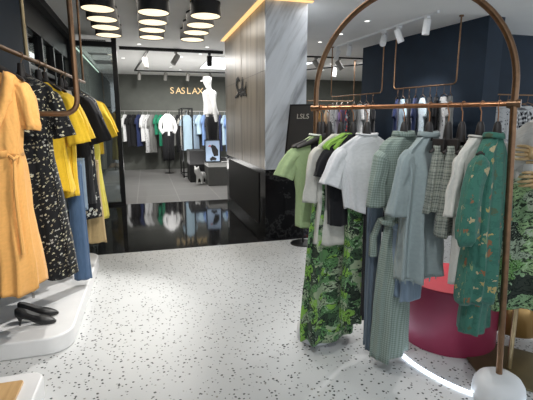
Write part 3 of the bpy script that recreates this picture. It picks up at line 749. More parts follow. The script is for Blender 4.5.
# pale blue green shirt
p, y = neck(.645, 36, .0)
rack_hanger(.645, 36, 'dark hanger carrying the pale blue green shirt')
bs = garment('shirt', 'pale blue green shirt with wide short sleeve and frayed hem, centre right of the rack', 'shirt', p, y, G1, C_blue, top_prof(.81, .18, .055, .175, .18, .075), 12, short_sleeve(.18, .33, .085, .035, .035), collar=(C_blue, .02, .006), folds=(5, .004, .026), hemj=.012)
fr = MB(); rnd = random.Random(4)
for k in range(16):
    q = 2 * pi * k / 16; x, yy = .17 * cos(q), .075 * sin(q); fr.tube([(x, yy, -.805), (x + rnd.uniform(-.006, .006), yy, -.825 - rnd.random() * .025)], [.006, .002], 6)
for k in range(48):
    pass
fr.tube([(.168 * cos(2 * pi * k / 32), .073 * sin(2 * pi * k / 32), -.802) for k in range(32)], .004, 6, True).build('frayed_hem', C_blue, bs)

for t, ob, L, lab, sd_ in ((.735, 34, .36, 'grey green plaid shorts on a clip hanger right of the pale blue shirt', 20), (.795, 32, .48, 'grey green plaid skirt on a clip hanger left of the cream knit top', 21)):
    p, y = neck(t, ob, .05)
    rack_hanger(t, ob, 'dark clip hanger holding the ' + lab.split(' on a ')[0], hw=.12, kind='slim')
    g = garment('plaid_skirt' if 'skirt' in lab else 'plaid_shorts', lab, 'skirt' if 'skirt' in lab else 'shorts', p, y, G1, C_plaid, [(0, 0, .10, .03), (.04, 0, .105, .032), (L, .0, .155, .05)], sd_, folds=(6, .003, .014), M_=30)
    for s in (.07, -.07): MB().box((s - .012, -.036, -.035), (s + .012, .036, .035)).build('clip', M_hanger, g, False, .003)

p, y = neck(.875, 32, .0)
rack_hanger(.875, 32, 'dark hanger carrying the cream knit top')
garment('knit_tunic', 'cream short-sleeved knit tunic left of the teal blossom shirt', 'top', p, y, G1, C_cream, top_prof(.78, .165, .045, .145, .14, .045), 13, short_sleeve(.16, .30, .06, .01), collar=(C_cream, .006, .0), folds=(5, .002, .008))

# teal floral shirt dress
p, y = neck(.945, 20, .0); p = (p[0] - .015, p[1] + .004, p[2])
rack_hanger(.945, 20, 'dark hanger carrying the teal blossom shirt')
tl = garment('blossom_shirt', 'teal long-sleeved shirt with tan and red blossom print, rightmost on the copper rack', 'shirt', p, y, G1, C_teal,
        [(0, 0, .05, .036), (.015, 0, .065, .04), (.05, 0, .11, .045), (.10, 0, .145, .05), (.3, 0, .15, .06), (.6, .01, .155, .075), (.80, .01, .17, .082), (.85, .01, .172, .08), (.86, .01, .16, .076)], 14,
        long_sleeve(.155, .42, .065, .06, .04, .05), collar=(C_teal, .02, .004), folds=(6, .004, .012), hemj=.008)
mk_body('shirt_tail', [(.85, .02, .11, .06), (1.04, .02, .105, .06)], C_teal, tl, 15, folds=(6, .004, .01), M_=10)
MB().box((.03, -.096, -.66), (.12, -.088, -.56)).build('pocket', C_teal, tl, False, .004)
for s in (1,): mk_ring('cuff', -.685, .0, 0, .0, C_teal, tl) if False else None

# ------------------------------------------------------------------ red drum, led arc, olive plate stand, plant
dr = thing('round_display_drum', 'crimson round display drum on the terrazzo behind the copper rack', 'display drum', (2.0, 2.3, 0))
MB().lathe([(0, 0), (.315, 0), (.318, .006), (.318, .425), (.312, .432)], 96).build('drum_side', M_crim, dr)
MB().lathe([(0, .434), (.309, .434), (.312, .428)], 96).build('drum_top', M_crimtop, dr)
ls = MB(); c0 = (2.35, 2.15); pr = []
for k in range(61):
    a = R(140 + 130 * k / 60); pr.append((c0[0] + .81 * cos(a), c0[1] + .81 * sin(a), .004))
vs = []
for k in range(61):
    a = R(140 + 130 * k / 60); ca, sa = cos(a), sin(a)
    for rr, zz in ((.800, 0), (.800, .008), (.822, .008), (.822, 0)): vs.append((c0[0] + rr * ca, c0[1] + rr * sa, zz))
fs = [(4 * i + j, 4 * i + (j + 1) % 4, 4 * i + 4 + (j + 1) % 4, 4 * i + 4 + j) for i in range(60) for j in range(4)] + [(0, 1, 2, 3), (240, 241, 242, 243)]
tag(ls.add(vs, fs).build('floor_light_strip', M_led, smooth=False), 'curved bright white light strip on the floor around the crimson drum', 'light strip')

# mannequin at the right edge, on an olive plate and a pole
mq = thing('dressed_mannequin', 'mannequin with wooden hands, pale blouse and leaf print skirt at the right edge', 'mannequin', (2.115, 1.86, 0))
hexp = [(.27 * cos(R(a)), .27 * sin(R(a))) for a in range(10, 370, 60)]
MB().prism(hexp, 0, .012).build('base_plate', M_olive, mq, False, .003)
MB().tube([(-.035, -.035, .01), (-.035, -.035, .7)], .014, 16).build('support_pole', M_brass, mq)
# skin figure helper
def skinfig(name, pts, edges, mat, parent, sub=2, root=0):
    me = bpy.data.meshes.new(name); bm = bmesh.new(); sl = bm.verts.layers.skin.verify()
    V = []
    for i, p in enumerate(pts):
        v = bm.verts.new(p[:3]); v[sl].radius = (p[3], p[4] if len(p) > 4 else p[3]); v[sl].use_root = (i == root); V.append(v)
    for a, b in edges: bm.edges.new((V[a], V[b]))
    bm.to_mesh(me); bm.free(); me.materials.append(mat)
    o = bpy.data.objects.new(name, me); COL.objects.link(o); o.parent = parent
    sk = o.modifiers.new('skin', 'SKIN'); sk.use_smooth_shade = True
    sb = o.modifiers.new('sub', 'SUBSURF'); sb.levels = sub; sb.render_levels = sub; return o
skinfig('torso', [(0, 0, .95, .13, .10), (0, 0, 1.08, .10, .085), (0, 0, 1.25, .12, .1), (0, 0, 1.36, .10, .08), (0, 0, 1.45, .045), (0, 0, 1.53, .045)], [(0, 1), (1, 2), (2, 3), (3, 4), (4, 5)], M_mann, mq)
mm = mk_body('top', [(.0, 0, .05, .05), (.03, 0, .08, .07), (.06, 0, .11, .08), (.1, 0, .125, .09), (.3, 0, .115, .09), (.42, 0, .12, .09)], cloth('linen top', (.5, .49, .46)), mq, 31, folds=(8, .002, .006)); mm.location = (0, 0, 1.50)
mm.rotation_euler = (0, 0, R(-40))
sk_ = mk_body('skirt', [(0, 0, .12, .10), (.1, 0, .165, .12), (.4, 0, .18, .14), (.80, 0, .195, .15)], C_jungle2, mq, 32, folds=(8, .004, .02), hemj=.02); sk_.location = (0.01, 0.0, 1.22); sk_.rotation_euler = (0, 0, R(-40))
# arms bent forward to the left, with jointed wooden hands
def hand(base, d, up, parent, s=1.0):
    d = Vector(d).normalized(); up = Vector(up).normalized(); sd2 = d.cross(up).normalized()
    B = Vector(base)
    def P(a, b, c): v = B + d * a * s + sd2 * b * s + up * c * s; return (v.x, v.y, v.z)
    MB().tube([P(-.03, 0, 0), P(0, 0, 0), P(.03, 0, .0), P(.07, 0, 0), P(.085, 0, 0)], [.018 * s, .02 * s, .034 * s, .036 * s, .028 * s], 12).build('hand', M_handw, parent)
    for k, (off, ln) in enumerate(((-.028, .068), (-.010, .078), (.010, .072), (.027, .056))):
        MB().tube([P(.07, 0, off), P(.07 + ln * .45, .004, off * 1.25), P(.07 + ln * .8, .018, off * 1.3), P(.07 + ln, .034, off * 1.3)], [.0098 * s, .009 * s, .008 * s, .006 * s], 8).build('finger', M_handw, parent)
    MB().tube([P(.01, 0, -.025), P(.035, .02, -.045), P(.065, .035, -.05)], [.012 * s, .01 * s, .007 * s], 8).build('thumb', M_handw, parent)
skinfig('arm', [(-.10, .12, 1.40, .05), (-.17, .12, 1.16, .042), (-.11, -.02, 1.30, .034), (-.08, -.10, 1.32, .026)], [(0, 1), (1, 2), (2, 3)], cloth('check sleeve', (.5, .49, .46)), mq)
hand((-.06, -.11, 1.33), (-.95, .25, .10), (.1, .1, 1), mq, 1.0)
skinfig('arm', [(.10, -.14, 1.40, .05), (.10, -.2, 1.12, .042), (.02, -.17, 1.18, .034), (-.03, -.15, 1.2, .026)], [(0, 1), (1, 2), (2, 3)], cloth('check sleeve b', (.5, .49, .46)), mq)
hand((-.04, -.14, 1.205), (-.95, .2, -.05), (.1, .1, 1), mq, 1.0)
tb = thing('round_straw_bag', 'round tan bag against the leaf print skirt at the right edge', 'bag', (2.03, 1.66, 1.02))
MB().tube([(-.01, -.013, 0), (.012, .015, 0)], [.055, .055], 28).build('bag_body', M_tan2 if False else plain('tan straw', (.22, .15, .08), .7), tb, bevel=.006)
MB().tube([(.0 + .045 * cos(a), 0, .045 + .05 * sin(a)) for a in [pi * k / 12 for k in range(13)]], .004, 8).build('handle', M_copperd, tb)

pt = thing('potted_plant', 'dark leafy plant in a round gold pot on thin legs behind the olive plate', 'potted plant', (2.38, 2.08, 0))
MB().lathe([(0, .10), (.14, .10), (.165, .14), (.18, .36), (.178, .39), (.168, .39), (.165, .36), (0, .36)], 48).build('pot', M_gold, pt)
MB().lathe([(0, .362), (.165, .362)], 40).build('soil', M_soil, pt)
for k in range(3):
    a = R(100 + 120 * k); MB().tube([(.12 * cos(a), .12 * sin(a), .13), (.15 * cos(a), .15 * sin(a), 0)], .009, 8).build('pot_leg', M_gold, pt)
rnd = random.Random(9); lf = MB(); stm = MB()
for k in range(46):
    a = rnd.uniform(0, 2 * pi); h = rnd.uniform(.50, .98); r = rnd.uniform(.05, .22) * (1 if h < .85 else .6)
    b = Vector((r * cos(a), r * sin(a), h)); stm.tube([(.03 * cos(a), .03 * sin(a), .36), (b * .6 + Vector((0, 0, .2))).to_tuple(), b.to_tuple()], .004, 6)
    L = rnd.uniform(.12, .19); wd = L * .36; d_ = Vector((cos(a), sin(a), rnd.uniform(-.7, .2))).normalized(); s_ = d_.cross(Vector((0, 0, 1))).normalized(); nn = s_.cross(d_)
    vs = []; 
    for i in range(9):
        t = i / 8; w_ = wd * sin(pi * min(1, t * .92 + .06)) ** .8; cpt = b + d_ * L * t - Vector((0, 0, .06 * t * t))
        for q in (-1, -.5, 0, .5, 1): vs.append(cpt + s_ * w_ * q + nn * (abs(q) * .015))
    lf.add(vs, [(i * 5 + j, i * 5 + j + 1, i * 5 + 6 + j, i * 5 + 5 + j) for i in range(8) for j in range(4)])
lo = lf.build('foliage', M_leaf, pt, angle=180); lo['kind'] = 'stuff'
stm.build('stems', M_leaf, pt)

# white pedestal with handbag
tag(MB().box((3.45, 3.05, 0), (3.95, 3.55, .80)).build('white_pedestal', M_white, smooth=False, bevel=.01), 'white display pedestal under the dark handbag, right of the copper pole', 'pedestal')
tag(MB().box((3.62, 3.6, 0), (4.3, 4.0, 1.16)).build('white_counter', M_white, smooth=False, bevel=.01), 'taller white display block behind the handbag', 'display block')
hb = thing('handbag', 'dark grey handbag with a thin arched handle on the white pedestal', 'handbag', (3.60, 3.2, .80), R(-38))
MB().add([(-.15, -.05, 0), (.15, -.05, 0), (.15, .05, 0), (-.15, .05, 0), (-.13, -.02, .23), (.13, -.02, .23), (.13, .02, .23), (-.13, .02, .23)], [(0, 3, 2, 1), (4, 5, 6, 7), (0, 1, 5, 4), (1, 2, 6, 5), (2, 3, 7, 6), (3, 0, 4, 7)]).build('bag_body', plain('charcoal leather', (.05, .06, .07), .5), hb, False, .01)
MB().tube([(.075 * cos(a), 0, .22 + .12 * sin(a)) for a in [pi * k / 16 for k in range(17)]], .006, 8).build('handle', M_leather, hb)

# ------------------------------------------------------------------ left rack
lr = thing('hanging_clothes_rack', 'bronze pipe clothes rack hung from the ceiling over the left plinth', 'clothes rack', (0, 0, 0))
LA = Vector((-.80, 2.35, 1.92)); LB = Vector((-.605, 4.95, 1.92))
MB().tube([LA, LB], .014, 14).build('hanging_bar', M_copperd, lr)
for p in (Vector((-.733, 3.2, 1.92)), Vector((-.61, 4.9, 1.92))):
    MB().tube([p, (p.x, p.y, 2.955)], .012, 12).build('drop_pole', M_brass if p.y < 4 else M_copperd, lr)
MB().tube(fillet([(-.405, 2.9, 2.955), (-.405, 2.9, 1.552), (-1.12, 2.9, 1.552), (-1.12, 2.9, 2.955)], .10, 10), .0165, 14).build('side_frame', M_copperd, lr)
GL = 'clothes on the left ceiling rack'; GLh = 'hangers on the left ceiling rack'
def lpos(y, drop=0, dx=0):
    t = (y - LA.y) / (LB.y - LA.y); p = LA + (LB - LA) * t; return Vector((p.x + dx, y, p.z - drop))
def lhang(y, yaw, label, **kw): hanger(lpos(y), yaw, label, GLh, hook=.10, hookmat=M_copperd, **kw)
def ln(y, drop=0): p = lpos(y, .118 + drop); return tuple(p)

# apricot wrap dress
p = ln(2.66, .03); p = (p[0] - .002, p[1], p[2]); ya = R(2)
lhang(2.66, ya, 'dark hanger carrying the apricot wrap dress')
od = thing('wrap_dress', 'apricot orange wrap dress with puffed sleeve and pointed collar, nearest on the left rack', 'dress', p, ya, GL)
mk_body('skirt', [(.44, 0, .098, .08), (.52, 0, .11, .09), (.9, 0, .12, .12), (1.23, 0, .13, .15)], C_orange, od, 40, folds=(7, .004, .028), hemj=.012)
# bodice with a real V opening at the front
prof = [(0, 0, .075, .04), (.02, 0, .12, .045), (.05, 0, .135, .05), (.1, 0, .145, .06), (.25, 0, .125, .075), (.45, 0, .095, .08)]
vs, fs, uv = loft_body(prof, 41, folds=(7, .002, .005), N_=96, M_=48, noise_a=.006)
def vcut(f):
    c = [sum(vs[i][k] for i in f) / len(f) for k in range(3)]
    return c[1] < 0 and -c[2] < .30 and abs(c[0] - .0) < .062 * (1 + c[2] / .30)
fs = [f for f in fs if not vcut(f)]
o = MB().add(vs, fs, uv).build('bodice', C_orange, od, angle=180); md = o.modifiers.new('solid', 'SOLIDIFY'); md.thickness = .003
for s in (1, -1):
    # lapel: folded shell along the V edge
    vs = []
    for i in range(13):
        t = i / 12; e = Vector((s * .060 * (1 - t), -.052 - .03 * t, -.30 * t)); wd = .058 * (1 - t) ** .6 * (1 if t > .12 else .8) + .004
        if .35 < t < .5: wd *= 1.25
        for q in (0, .5, 1): vs.append((e.x + s * wd * q, e.y - .012 - .008 * sin(pi * q), e.z - .03 * q))
    o = MB().add(vs, [(i * 3 + j, i * 3 + j + 1, i * 3 + 4 + j, i * 3 + 3 + j) for i in range(12) for j in range(2)]).build('lapel', C_orange, od, angle=180)
    md = o.modifiers.new('solid', 'SOLIDIFY'); md.thickness = .004
    mk_sleeve(s, [(.095, 0, -.075, .03, .04), (.12, 0, -.09, .045, .05), (.138, 0, -.15, .048, .06), (.148, 0, -.23, .052, .062), (.152, 0, -.29, .048, .055), (.148, 0, -.315, .038, .042)], C_orange, od, 42 + s, .009, name='puff_sleeve')
mk_ring('waistband', -.455, .098, .083, .006, C_orange, od, tall=.03)
MB().tube([(.05, -.09, -.45), (.075, -.105, -.47), (.10, -.09, -.455), (.09, -.09, -.5)], [.008, .014, .008, .005], 8).build('belt_knot', C_orange, od)
MB().tube([(.075, -.10, -.46), (.07, -.125, -.65), (.08, -.15, -1.0)], [.007, .010, .012], 8).build('belt_end', C_orange, od)

p = ln(3.08, .02)
lhang(3.08, R(4), 'dark hanger carrying the long black floral dress')
fd = garment('floral_dress', 'long black short-sleeved dress with small cream floral print on the left rack', 'dress', p, R(4), GL, C_bfloral, [(0, 0, .065, .04), (.02, 0, .11, .045), (.05, 0, .165, .05), (.1, 0, .18, .06), (.4, 0, .14, .07), (.5, 0, .14, .07), (.9, 0, .19, .1), (1.33, 0, .225, .12)], 50, short_sleeve(.17, .28, .075, .05, .05), folds=(8, .003, .02), hemj=.01)
p = ln(3.42, .02)
lhang(3.42, R(-4), 'dark hanger carrying the mustard yellow blouse')
yb = garment('tie_blouse', 'mustard yellow short-sleeved blouse with a long hanging sash on the left rack', 'blouse', p, R(-4), GL, C_yellow, top_prof(.80, .18, .06, .14, .18, .09), 51, short_sleeve(.175, .34, .085, .06, .06), folds=(7, .003, .016), hemj=.02)
MB().tube([(.05, -.10, -.42), (.07, -.14, -.50), (.10, -.15, -.8), (.13, -.13, -1.13)], [.010, .022, .030, .034], 8).build('sash', C_yellow, yb)
p = ln(3.56, .02)
lhang(3.56, R(0), 'dark hanger carrying the golden yellow shirt')
garment('yellow_shirt', 'golden yellow short-sleeved shirt behind the mustard blouse on the left rack', 'shirt', p, R(0), GL, C_yellow, top_prof(.86, .18, .05, .17, .17, .06), 52, short_sleeve(.175, .32, .08, .065, .05), folds=(7, .003, .012))
p = ln(3.66, .62)
trousers('jeans', 'blue jeans hanging straight down almost to the white plinth on the left rack', 'jeans', (p[0] + .115, p[1], p[2]), R(0), GL, C_denimD, 53, .06, .99, .062, .035, folded=True)
p = ln(3.74, .60)
trousers('denim_shorts', 'light blue denim shorts glimpsed under the yellow shirt on the left rack', 'shorts', (p[0] + .06, p[1], p[2]), 0, GL, C_denimL, 54, .13, .42, .12, .035, folded=True)
p = ln(4.0, .02)
lhang(4.0, R(0), 'dark hanger carrying the black open-neck blouse')
bb = garment('black_blouse', 'black short-sleeved blouse with a white v-neck over floral cloth on the left rack', 'blouse', p, R(0), GL, C_black, top_prof(1.0, .2, .06, .19, .2, .08), 55, short_sleeve(.195, .36, .10, .09, .055), folds=(6, .003, .014))
MB().add([(.02, -.068, -.01), (.085, -.066, -.02), (.16, -.085, -.40), (.10, -.092, -.34), (.06, -.09, -.42)], [(0, 1, 2, 3, 4)]).build('neck_panel', C_white, bb, False)
p = ln(4.12, .0)
lhang(4.12, R(0), 'dark hanger carrying the black blossom dress')
garment('blossom_dress', 'black dress with large pale blossoms just behind the black blouse', 'dress', p, 0, GL, C_bfloral2, top_prof(1.18, .2, .06, .2, .22, .09), 56, short_sleeve(.2, .3, .08, .06, .05), folds=(6, .003, .014))
p = ln(4.26, .66)
trousers('tan_trousers', 'tan wide trousers hanging below the black blouse on the left rack', 'trousers', (p[0] + .13, p[1], p[2]), 0, GL, C_tan, 57, .07, .80, .095, .035, folded=True)
p = ln(4.46, .02)
lhang(4.46, R(0), 'dark hanger carrying the lemon yellow dress')
garment('lemon_dress', 'lemon yellow short-sleeved dress, farthest yellow piece on the left rack', 'dress', p, 0, GL, C_lemon, top_prof(1.24, .2, .05, .19, .23, .09), 58, short_sleeve(.2, .34, .08, .10, .05), sl_mat=C_yellow, folds=(6, .003, .02))
p = ln(4.62, .02)
lhang(4.62, R(0), 'dark hanger carrying the mustard top behind the lemon dress')
garment('mustard_blouse', 'mustard short blouse at the far end of the left rack', 'top', p, 0, GL, C_yellow, top_prof(.6, .2, .05, .19, .2, .06), 59, short_sleeve(.2, .3, .08, .09, .05))
swing_tag((-.69, 2.60, .545), 'clear pale swing tag dangling under the apricot dress hem', 0, .035, .02)

# ------------------------------------------------------------------ ceiling hung racks by the navy wall with clothes
def u_rack(pts, label, z, rot=0):
    t = thing('ceiling_hung_rail', label, 'clothes rail', (0, 0, 0))
    a, b = pts; MB().tube(fillet([(a[0], a[1], 2.95), (a[0], a[1], z), (b[0], b[1], z), (b[0], b[1], 2.95)], .07, 8), .011, 12).build('rail_pipe', M_copperd, t)
    for q in pts: MB().lathe([(0, 2.935), (.03, 2.935), (.03, 2.955)], 20, (q[0], q[1], 0)).build('ceiling_rosette', M_copperd, t)
u_rack(((4.27, 5.12), (3.995, 6.26)), 'thin copper u-shaped rail hung from the ceiling beside the navy wall, nearer one', 2.04)
u_rack(((3.93, 6.52), (3.60, 7.86)), 'thin copper u-shaped rail hung from the ceiling beside the navy wall, farther one', 2.0)
u_rack(((5.28, 5.45), (6.6, 5.45)), 'thin copper u-shaped rail hung before the rear navy wall right of the arch', 1.93)
u_rack(((3.3, 9.4), (4.9, 9.4)), 'thin dark rail hung in the side room right of the stone column', 2.0)

SIMPLE = {}
ordn = ['first', 'second', 'third', 'fourth', 'fifth', 'sixth', 'seventh', 'eighth', 'ninth']
def simple(kind, mat, loc, yaw, label, group, cat, L=.7, seed=0, hw=.19, rail_gap=.17):
    t = thing(kind, label, cat, loc, yaw, group)
    off = -rail_gap
    vs, fs, uv = loft_body([(r[0] - off if False else r[0], *r[1:]) for r in (top_prof(L, hw, .035, hw * .9, hw * .95, .045) if kind != 'hanging_trousers' else [(0, 0, .12, .02), (.3, 0, .12, .025), (L, 0, .10, .025)])], seed, (6, .003, .012), 32, 16)
    m = MB().add([(v[0], v[1], v[2] + off) for v in vs], fs, uv)
    o = m.build('cloth', mat, t, angle=180)
    if kind != 'hanging_trousers':
        for s in (1, -1):
            sl = mk_sleeve(s, short_sleeve(hw, .2 if seed % 3 else .42, .07, .04), mat, t, seed, n=12, m=8); sl.location = (0, 0, off)
    h = MB().tube([(-.012, 0, 0), (0, 0, .014), (.013, 0, 0), (0, 0, -.03), (0, 0, -.12)], .003, 6).tube([(-hw * .85, 0, -.165), (0, 0, -.118), (hw * .85, 0, -.165)], .006, 6)
    h.build('hanger', M_copperd, t)
    return t
GN = 'clothes on the rails by the navy wall'
lst = [(5.02, C_greycloth, 'hanging_blouse', .7, 'soft grey'), (5.15, C_shadewhite, 'hanging_shirt', .95, 'white dark-printed long'), (5.30, C_black, 'hanging_blouse', .8, 'black'), (5.44, C_black, 'hanging_coat', 1.05, 'long black'), (5.60, C_dots, 'hanging_shirt', 1.0, 'pale blue dotted'), (5.76, C_navy, 'hanging_blouse', .85, 'navy'), (5.92, C_black, 'hanging_shirt', .75, 'black'), (6.07, C_lblue, 'hanging_blouse', .7, 'light blue'), (6.2, C_navy, 'hanging_coat', .9, 'dark navy')]
for i, (y, m_, k, L, c_) in enumerate(lst):
    y2_ = 5.2 + (y - 5.02) * .82
    simple(k, m_, (4.27 - (y2_ - 5.12) * .2412, y2_, 2.04), R(58 + 12 * sin(i * 2.1)), f'{c_} garment on the nearer navy wall rail, {ordn[i]} from its right end' , GN, 'clothing', L, 60 + i)
lst = [(6.72, C_black, .9, 'black'), (6.88, C_shadewhite, .7, 'black and white'), (7.04, C_white, .85, 'white'), (7.2, C_greycloth, .8, 'grey'), (7.36, C_multi, .7, 'dark floral'), (7.52, C_purple, .8, 'lilac'), (7.68, C_white, .75, 'plain white'), (7.82, C_shadewhite, .8, 'white printed')]
for i, (y, m_, L, c_) in enumerate(lst):
    simple('hanging_shirt', m_, (3.93 - (y - 6.52) * .246, y, 2.0), R(66 + 12 * sin(i)), f'{c_} garment on farther navy rail, {ordn[i]} from its right end', GN, 'clothing', L, 80 + i)
lst = [(3.42, C_multi, 'red and white floral'), (3.55, C_amber, 'amber'), (3.70, C_white, 'white'), (3.85, C_shadewhite, 'white printed'), (4.0, C_amber, 'second amber'), (4.2, C_white, 'second white'), (4.4, C_multi, 'second floral'), (4.62, C_greycloth, 'grey')]
for i, (x, m_, c_) in enumerate(lst):
    simple('hanging_shirt', m_, (x, 9.4, 2.0), R(70 + 9 * sin(i * 3)), f'{c_} garment on the dark side room rail right of the column', 'clothes on the side room rail', 'clothing', .75, 100 + i)
GC = 'clothes on the rear navy wall rail'
for i, (x, m_, L, c_) in enumerate(((5.38, C_shadewhite, .75, 'white dark-printed shirt'), (5.55, C_bwcheck, .95, 'black and white check shirt'), (5.75, C_bwcheck, .9, 'second black and white check shirt'), (5.95, C_shadewhite, .8, 'second white printed shirt'), (6.2, C_black, .8, 'black shirt'))):
    simple('hanging_shirt', m_, (x, 5.45, 1.93), R(-25 + 6 * i), c_ + ' on the rear rail right of the copper arch', GC, 'clothing', L, 120 + i, .21)

# white mannequin head figure seen between column and arch
mh = thing('small_mannequin', 'white mannequin with a floral top standing between the column and the copper arch', 'mannequin', (3.0, 7.6, 0))
skinfig('body', [(0, 0, .55, .14), (0, 0, .95, .14, .10), (0, 0, 1.15, .11, .085), (0, 0, 1.38, .13, .09), (0, 0, 1.5, .08), (0, 0, 1.58, .045), (0, 0, 1.64, .06), (0, .0, 1.73, .085), (0, 0, 1.80, .06)], [(i, i + 1) for i in range(8)], M_mann, mh)
o = mk_body('floral_top', [(0, 0, .08, .07), (.04, 0, .16, .09), (.1, 0, .19, .11), (.4, 0, .16, .12), (1.0, 0, .26, .2)], C_multi, mh, 140, folds=(8, .002, .02)); o.location = (0, 0, 1.53)
MB().lathe([(0, 0), (.15, 0), (.15, .015), (.02, .02), (.02, .5), (0, .5)], 32).build('stand', M_white, mh)

# ------------------------------------------------------------------ easel sign by the column
es = thing('easel_sign', 'black framed sign board leaning on a stand with round black base by the column', 'sign board', (1.83, 4.72, 0), R(-42))
MB().lathe([(0, 0), (.155, 0), (.158, .006), (.15, .014), (0, .018)], 48).build('round_base', M_black, es)
MB().tube([(0, 0, .01), (0, .0, 1.05)], .011, 10).build('post', M_black, es)
br = Matrix.Rotation(R(-14), 4, 'X')
def tb_box(a, b, z=(0,)):
    m = MB().box(a, b); m.v = [tuple(br @ Vector(v) + Vector((-.05, -.09, .9))) for v in m.v]; m.uv = [(v[0], v[2]) for v in m.v]; return m
MB_ = tb_box((-.19, -.012, 0), (.19, .012, .84)); MB_.build('frame', M_black, es, False, .003)
tb_box((-.165, -.015, .025), (.165, -.011, .815)).build('board', plain('dark board', (.03, .028, .028), .5), es, False)
MB().tube([(0, 0, .95), (-.03, -.06, 1.0)], .01, 8).tube([(.14, -.02, .02), (.02, -.03, .95)], .005, 8).build('strut', M_black, es)
cu = bpy.data.curves.new('lettering', 'FONT'); cu.body = 'LSLS'; cu.size = .085; cu.extrude = .001; cu.align_x = 'CENTER'
tmp = bpy.data.objects.new('tmp', cu); COL.objects.link(tmp); bpy.context.view_layer.update()
me = bpy.data.meshes.new_from_object(tmp.evaluated_get(bpy.context.evaluated_depsgraph_get())); bpy.data.objects.remove(tmp)
me.transform(Matrix.Translation((-.05, -.09, .9)) @ br @ Matrix.Translation((0, -.017, .66)) @ Matrix.Rotation(R(90), 4, 'X')); me.materials.clear(); me.materials.append(plain('sign lettering', (.6, .58, .52), .6))
o = bpy.data.objects.new('lettering', me); COL.objects.link(o); o.parent = es

# ------------------------------------------------------------------ far shop contents
br_ = thing('wall_clothes_rail', 'long dark clothes rail along the back wall of the far shop', 'clothes rail', (0, 0, 0))
MB().tube([(-.9, 13.45, 1.84), (3.0, 13.45, 1.84)], .014, 8).build('rail', M_greys, br_)
for x in (-.85, -.1, .65, 1.4, 2.1, 2.9): MB().tube([(x, 13.45, 1.84), (x, 13.88, 1.84)], .012, 8).build('bracket', M_greys, br_)
cols = [('grey check', C_plaid, .75), ('white', C_white, .8), ('black', C_black, 1.0), ('charcoal', C_black, .9), ('navy', C_navy, 1.0), ('white', C_white, .72), ('white printed', C_shadewhite, 1.15), ('grey', C_greycloth, 1.2),
        ('emerald green', C_green, .6), ('deep green', C_green, 1.0), ('black', C_black, 1.1), ('white', C_white, .95), ('grey', C_greycloth, .9), ('black', C_black, 1.2), ('pale grey', C_beige, .9), ('white', C_white, .8), ('black', C_black, 1.1), ('blue denim', C_denimL, 1.1),
        ('light blue', C_lblue, .7), ('cornflower blue', C_skin_blue, 1.0), ('black', C_black, 1.1), ('cream', C_cream, 1.0), ('black', C_black, .9), ('navy', C_navy, 1.1), ('light blue', C_lblue, .9), ('cornflower blue', C_skin_blue, 1.1), ('white', C_white, .8)]
ordn = ['first', 'second', 'third', 'fourth', 'fifth', 'sixth', 'seventh', 'eighth', 'ninth', 'tenth', 'eleventh', 'twelfth', 'thirteenth', 'fourteenth', 'fifteenth', 'sixteenth', 'seventeenth', 'eighteenth', 'nineteenth', 'twentieth', 'twenty-first', 'twenty-second', 'twenty-third', 'twenty-fourth', 'twenty-fifth', 'twenty-sixth', 'twenty-seventh']
protos = []
for k, (L, hw) in enumerate(((.6, .15), (.8, .16), (.95, .15), (1.15, .14))):
    vs, fs, uv = loft_body(top_prof(L, hw, .035, hw * .9, hw * .95, .045), 200 + k, (6, .003, .012), 28, 12)
    m = MB().add([(v[0], v[1], v[2] - .11) for v in vs], fs, uv)
    for s in (1, -1):
        P = short_sleeve(hw, .18 + .1 * (k % 2), .065, .04); a = MB(); a.tube([(p_[0] * s, 0, p_[2] - .11) for p_ in P], [p_[4] * 1.3 for p_ in P], 10); m.add(a.v, a.f, a.uv)
    m.tube([(-.01, 0, 0), (0, 0, .014), (.011, 0, 0), (0, 0, -.03), (0, 0, -.11)], .003, 5)
    protos.append(m)
def far_cloth(x, y, z, yaw, mat, L, label, group, idx):
    k = min(range(4), key=lambda i: abs((.6, .8, .95, 1.15)[i] - L)); key = (k, mat.name)
    if key not in SIMPLE:
        o = protos[k].build('hanging_garment', mat, angle=180); SIMPLE[key] = o
    else:
        o = SIMPLE[key].copy(); COL.objects.link(o)
    o.location = (x, y, z); o.rotation_euler = (0, 0, yaw); return tag(o, label, 'clothing', group)
for i, (c_, m_, L) in enumerate(cols):
    far_cloth(-.72 + i * .132, 13.45, 1.84, R(48 + 14 * sin(i * 1.7)), m_, L, f'{c_} garment on the far shop wall rail, {ordn[i]} from the black post side', 'clothes on the far shop wall rail', i)
# free standing black rack inside the shop
fr = thing('black_standing_rack', 'black square-tube clothes rack standing in the far shop left of the mannequin', 'clothes rack', (0, 0, 0))
for x in (.95, 1.22):
    for y in (11.55, 12.5): MB().box((x - .018, y - .018, 0), (x + .018, y + .018, 1.88)).build('post', M_black, fr, False)
MB().box((.95, 11.54, .02), (1.22, 11.56, .05)).box((.94, 11.55, .02), (.96, 12.5, .05)).box((1.21, 11.55, .02), (1.23, 12.5, .05)).box((.95, 12.49, .02), (1.22, 12.51, .05)).build('base_frame', M_black, fr, False)
MB().box((.94, 11.55, 1.85), (.96, 12.5, 1.88)).box((1.21, 11.55, 1.85), (1.23, 12.5, 1.88)).box((.95, 11.54, 1.85), (1.22, 11.56, 1.88)).tube([(1.085, 11.55, 1.8), (1.085, 12.5, 1.8)], .012, 8).build('top_frame', M_black, fr, False)
for i, (y, m_, c_) in enumerate(((11.65, C_lblue, 'pale blue shirt'), (11.8, C_denimL, 'faded denim jacket'), (11.95, C_black, 'black jacket'), (12.1, C_white, 'white shirt'), (12.25, C_black, 'black trousers'), (12.4, C_greycloth, 'grey jacket'))):
    far_cloth(1.085, y, 1.8, R(15 + 4 * i), m_, .95, c_ + ' on the black standing rack in the far shop', 'clothes on the black standing rack', i)
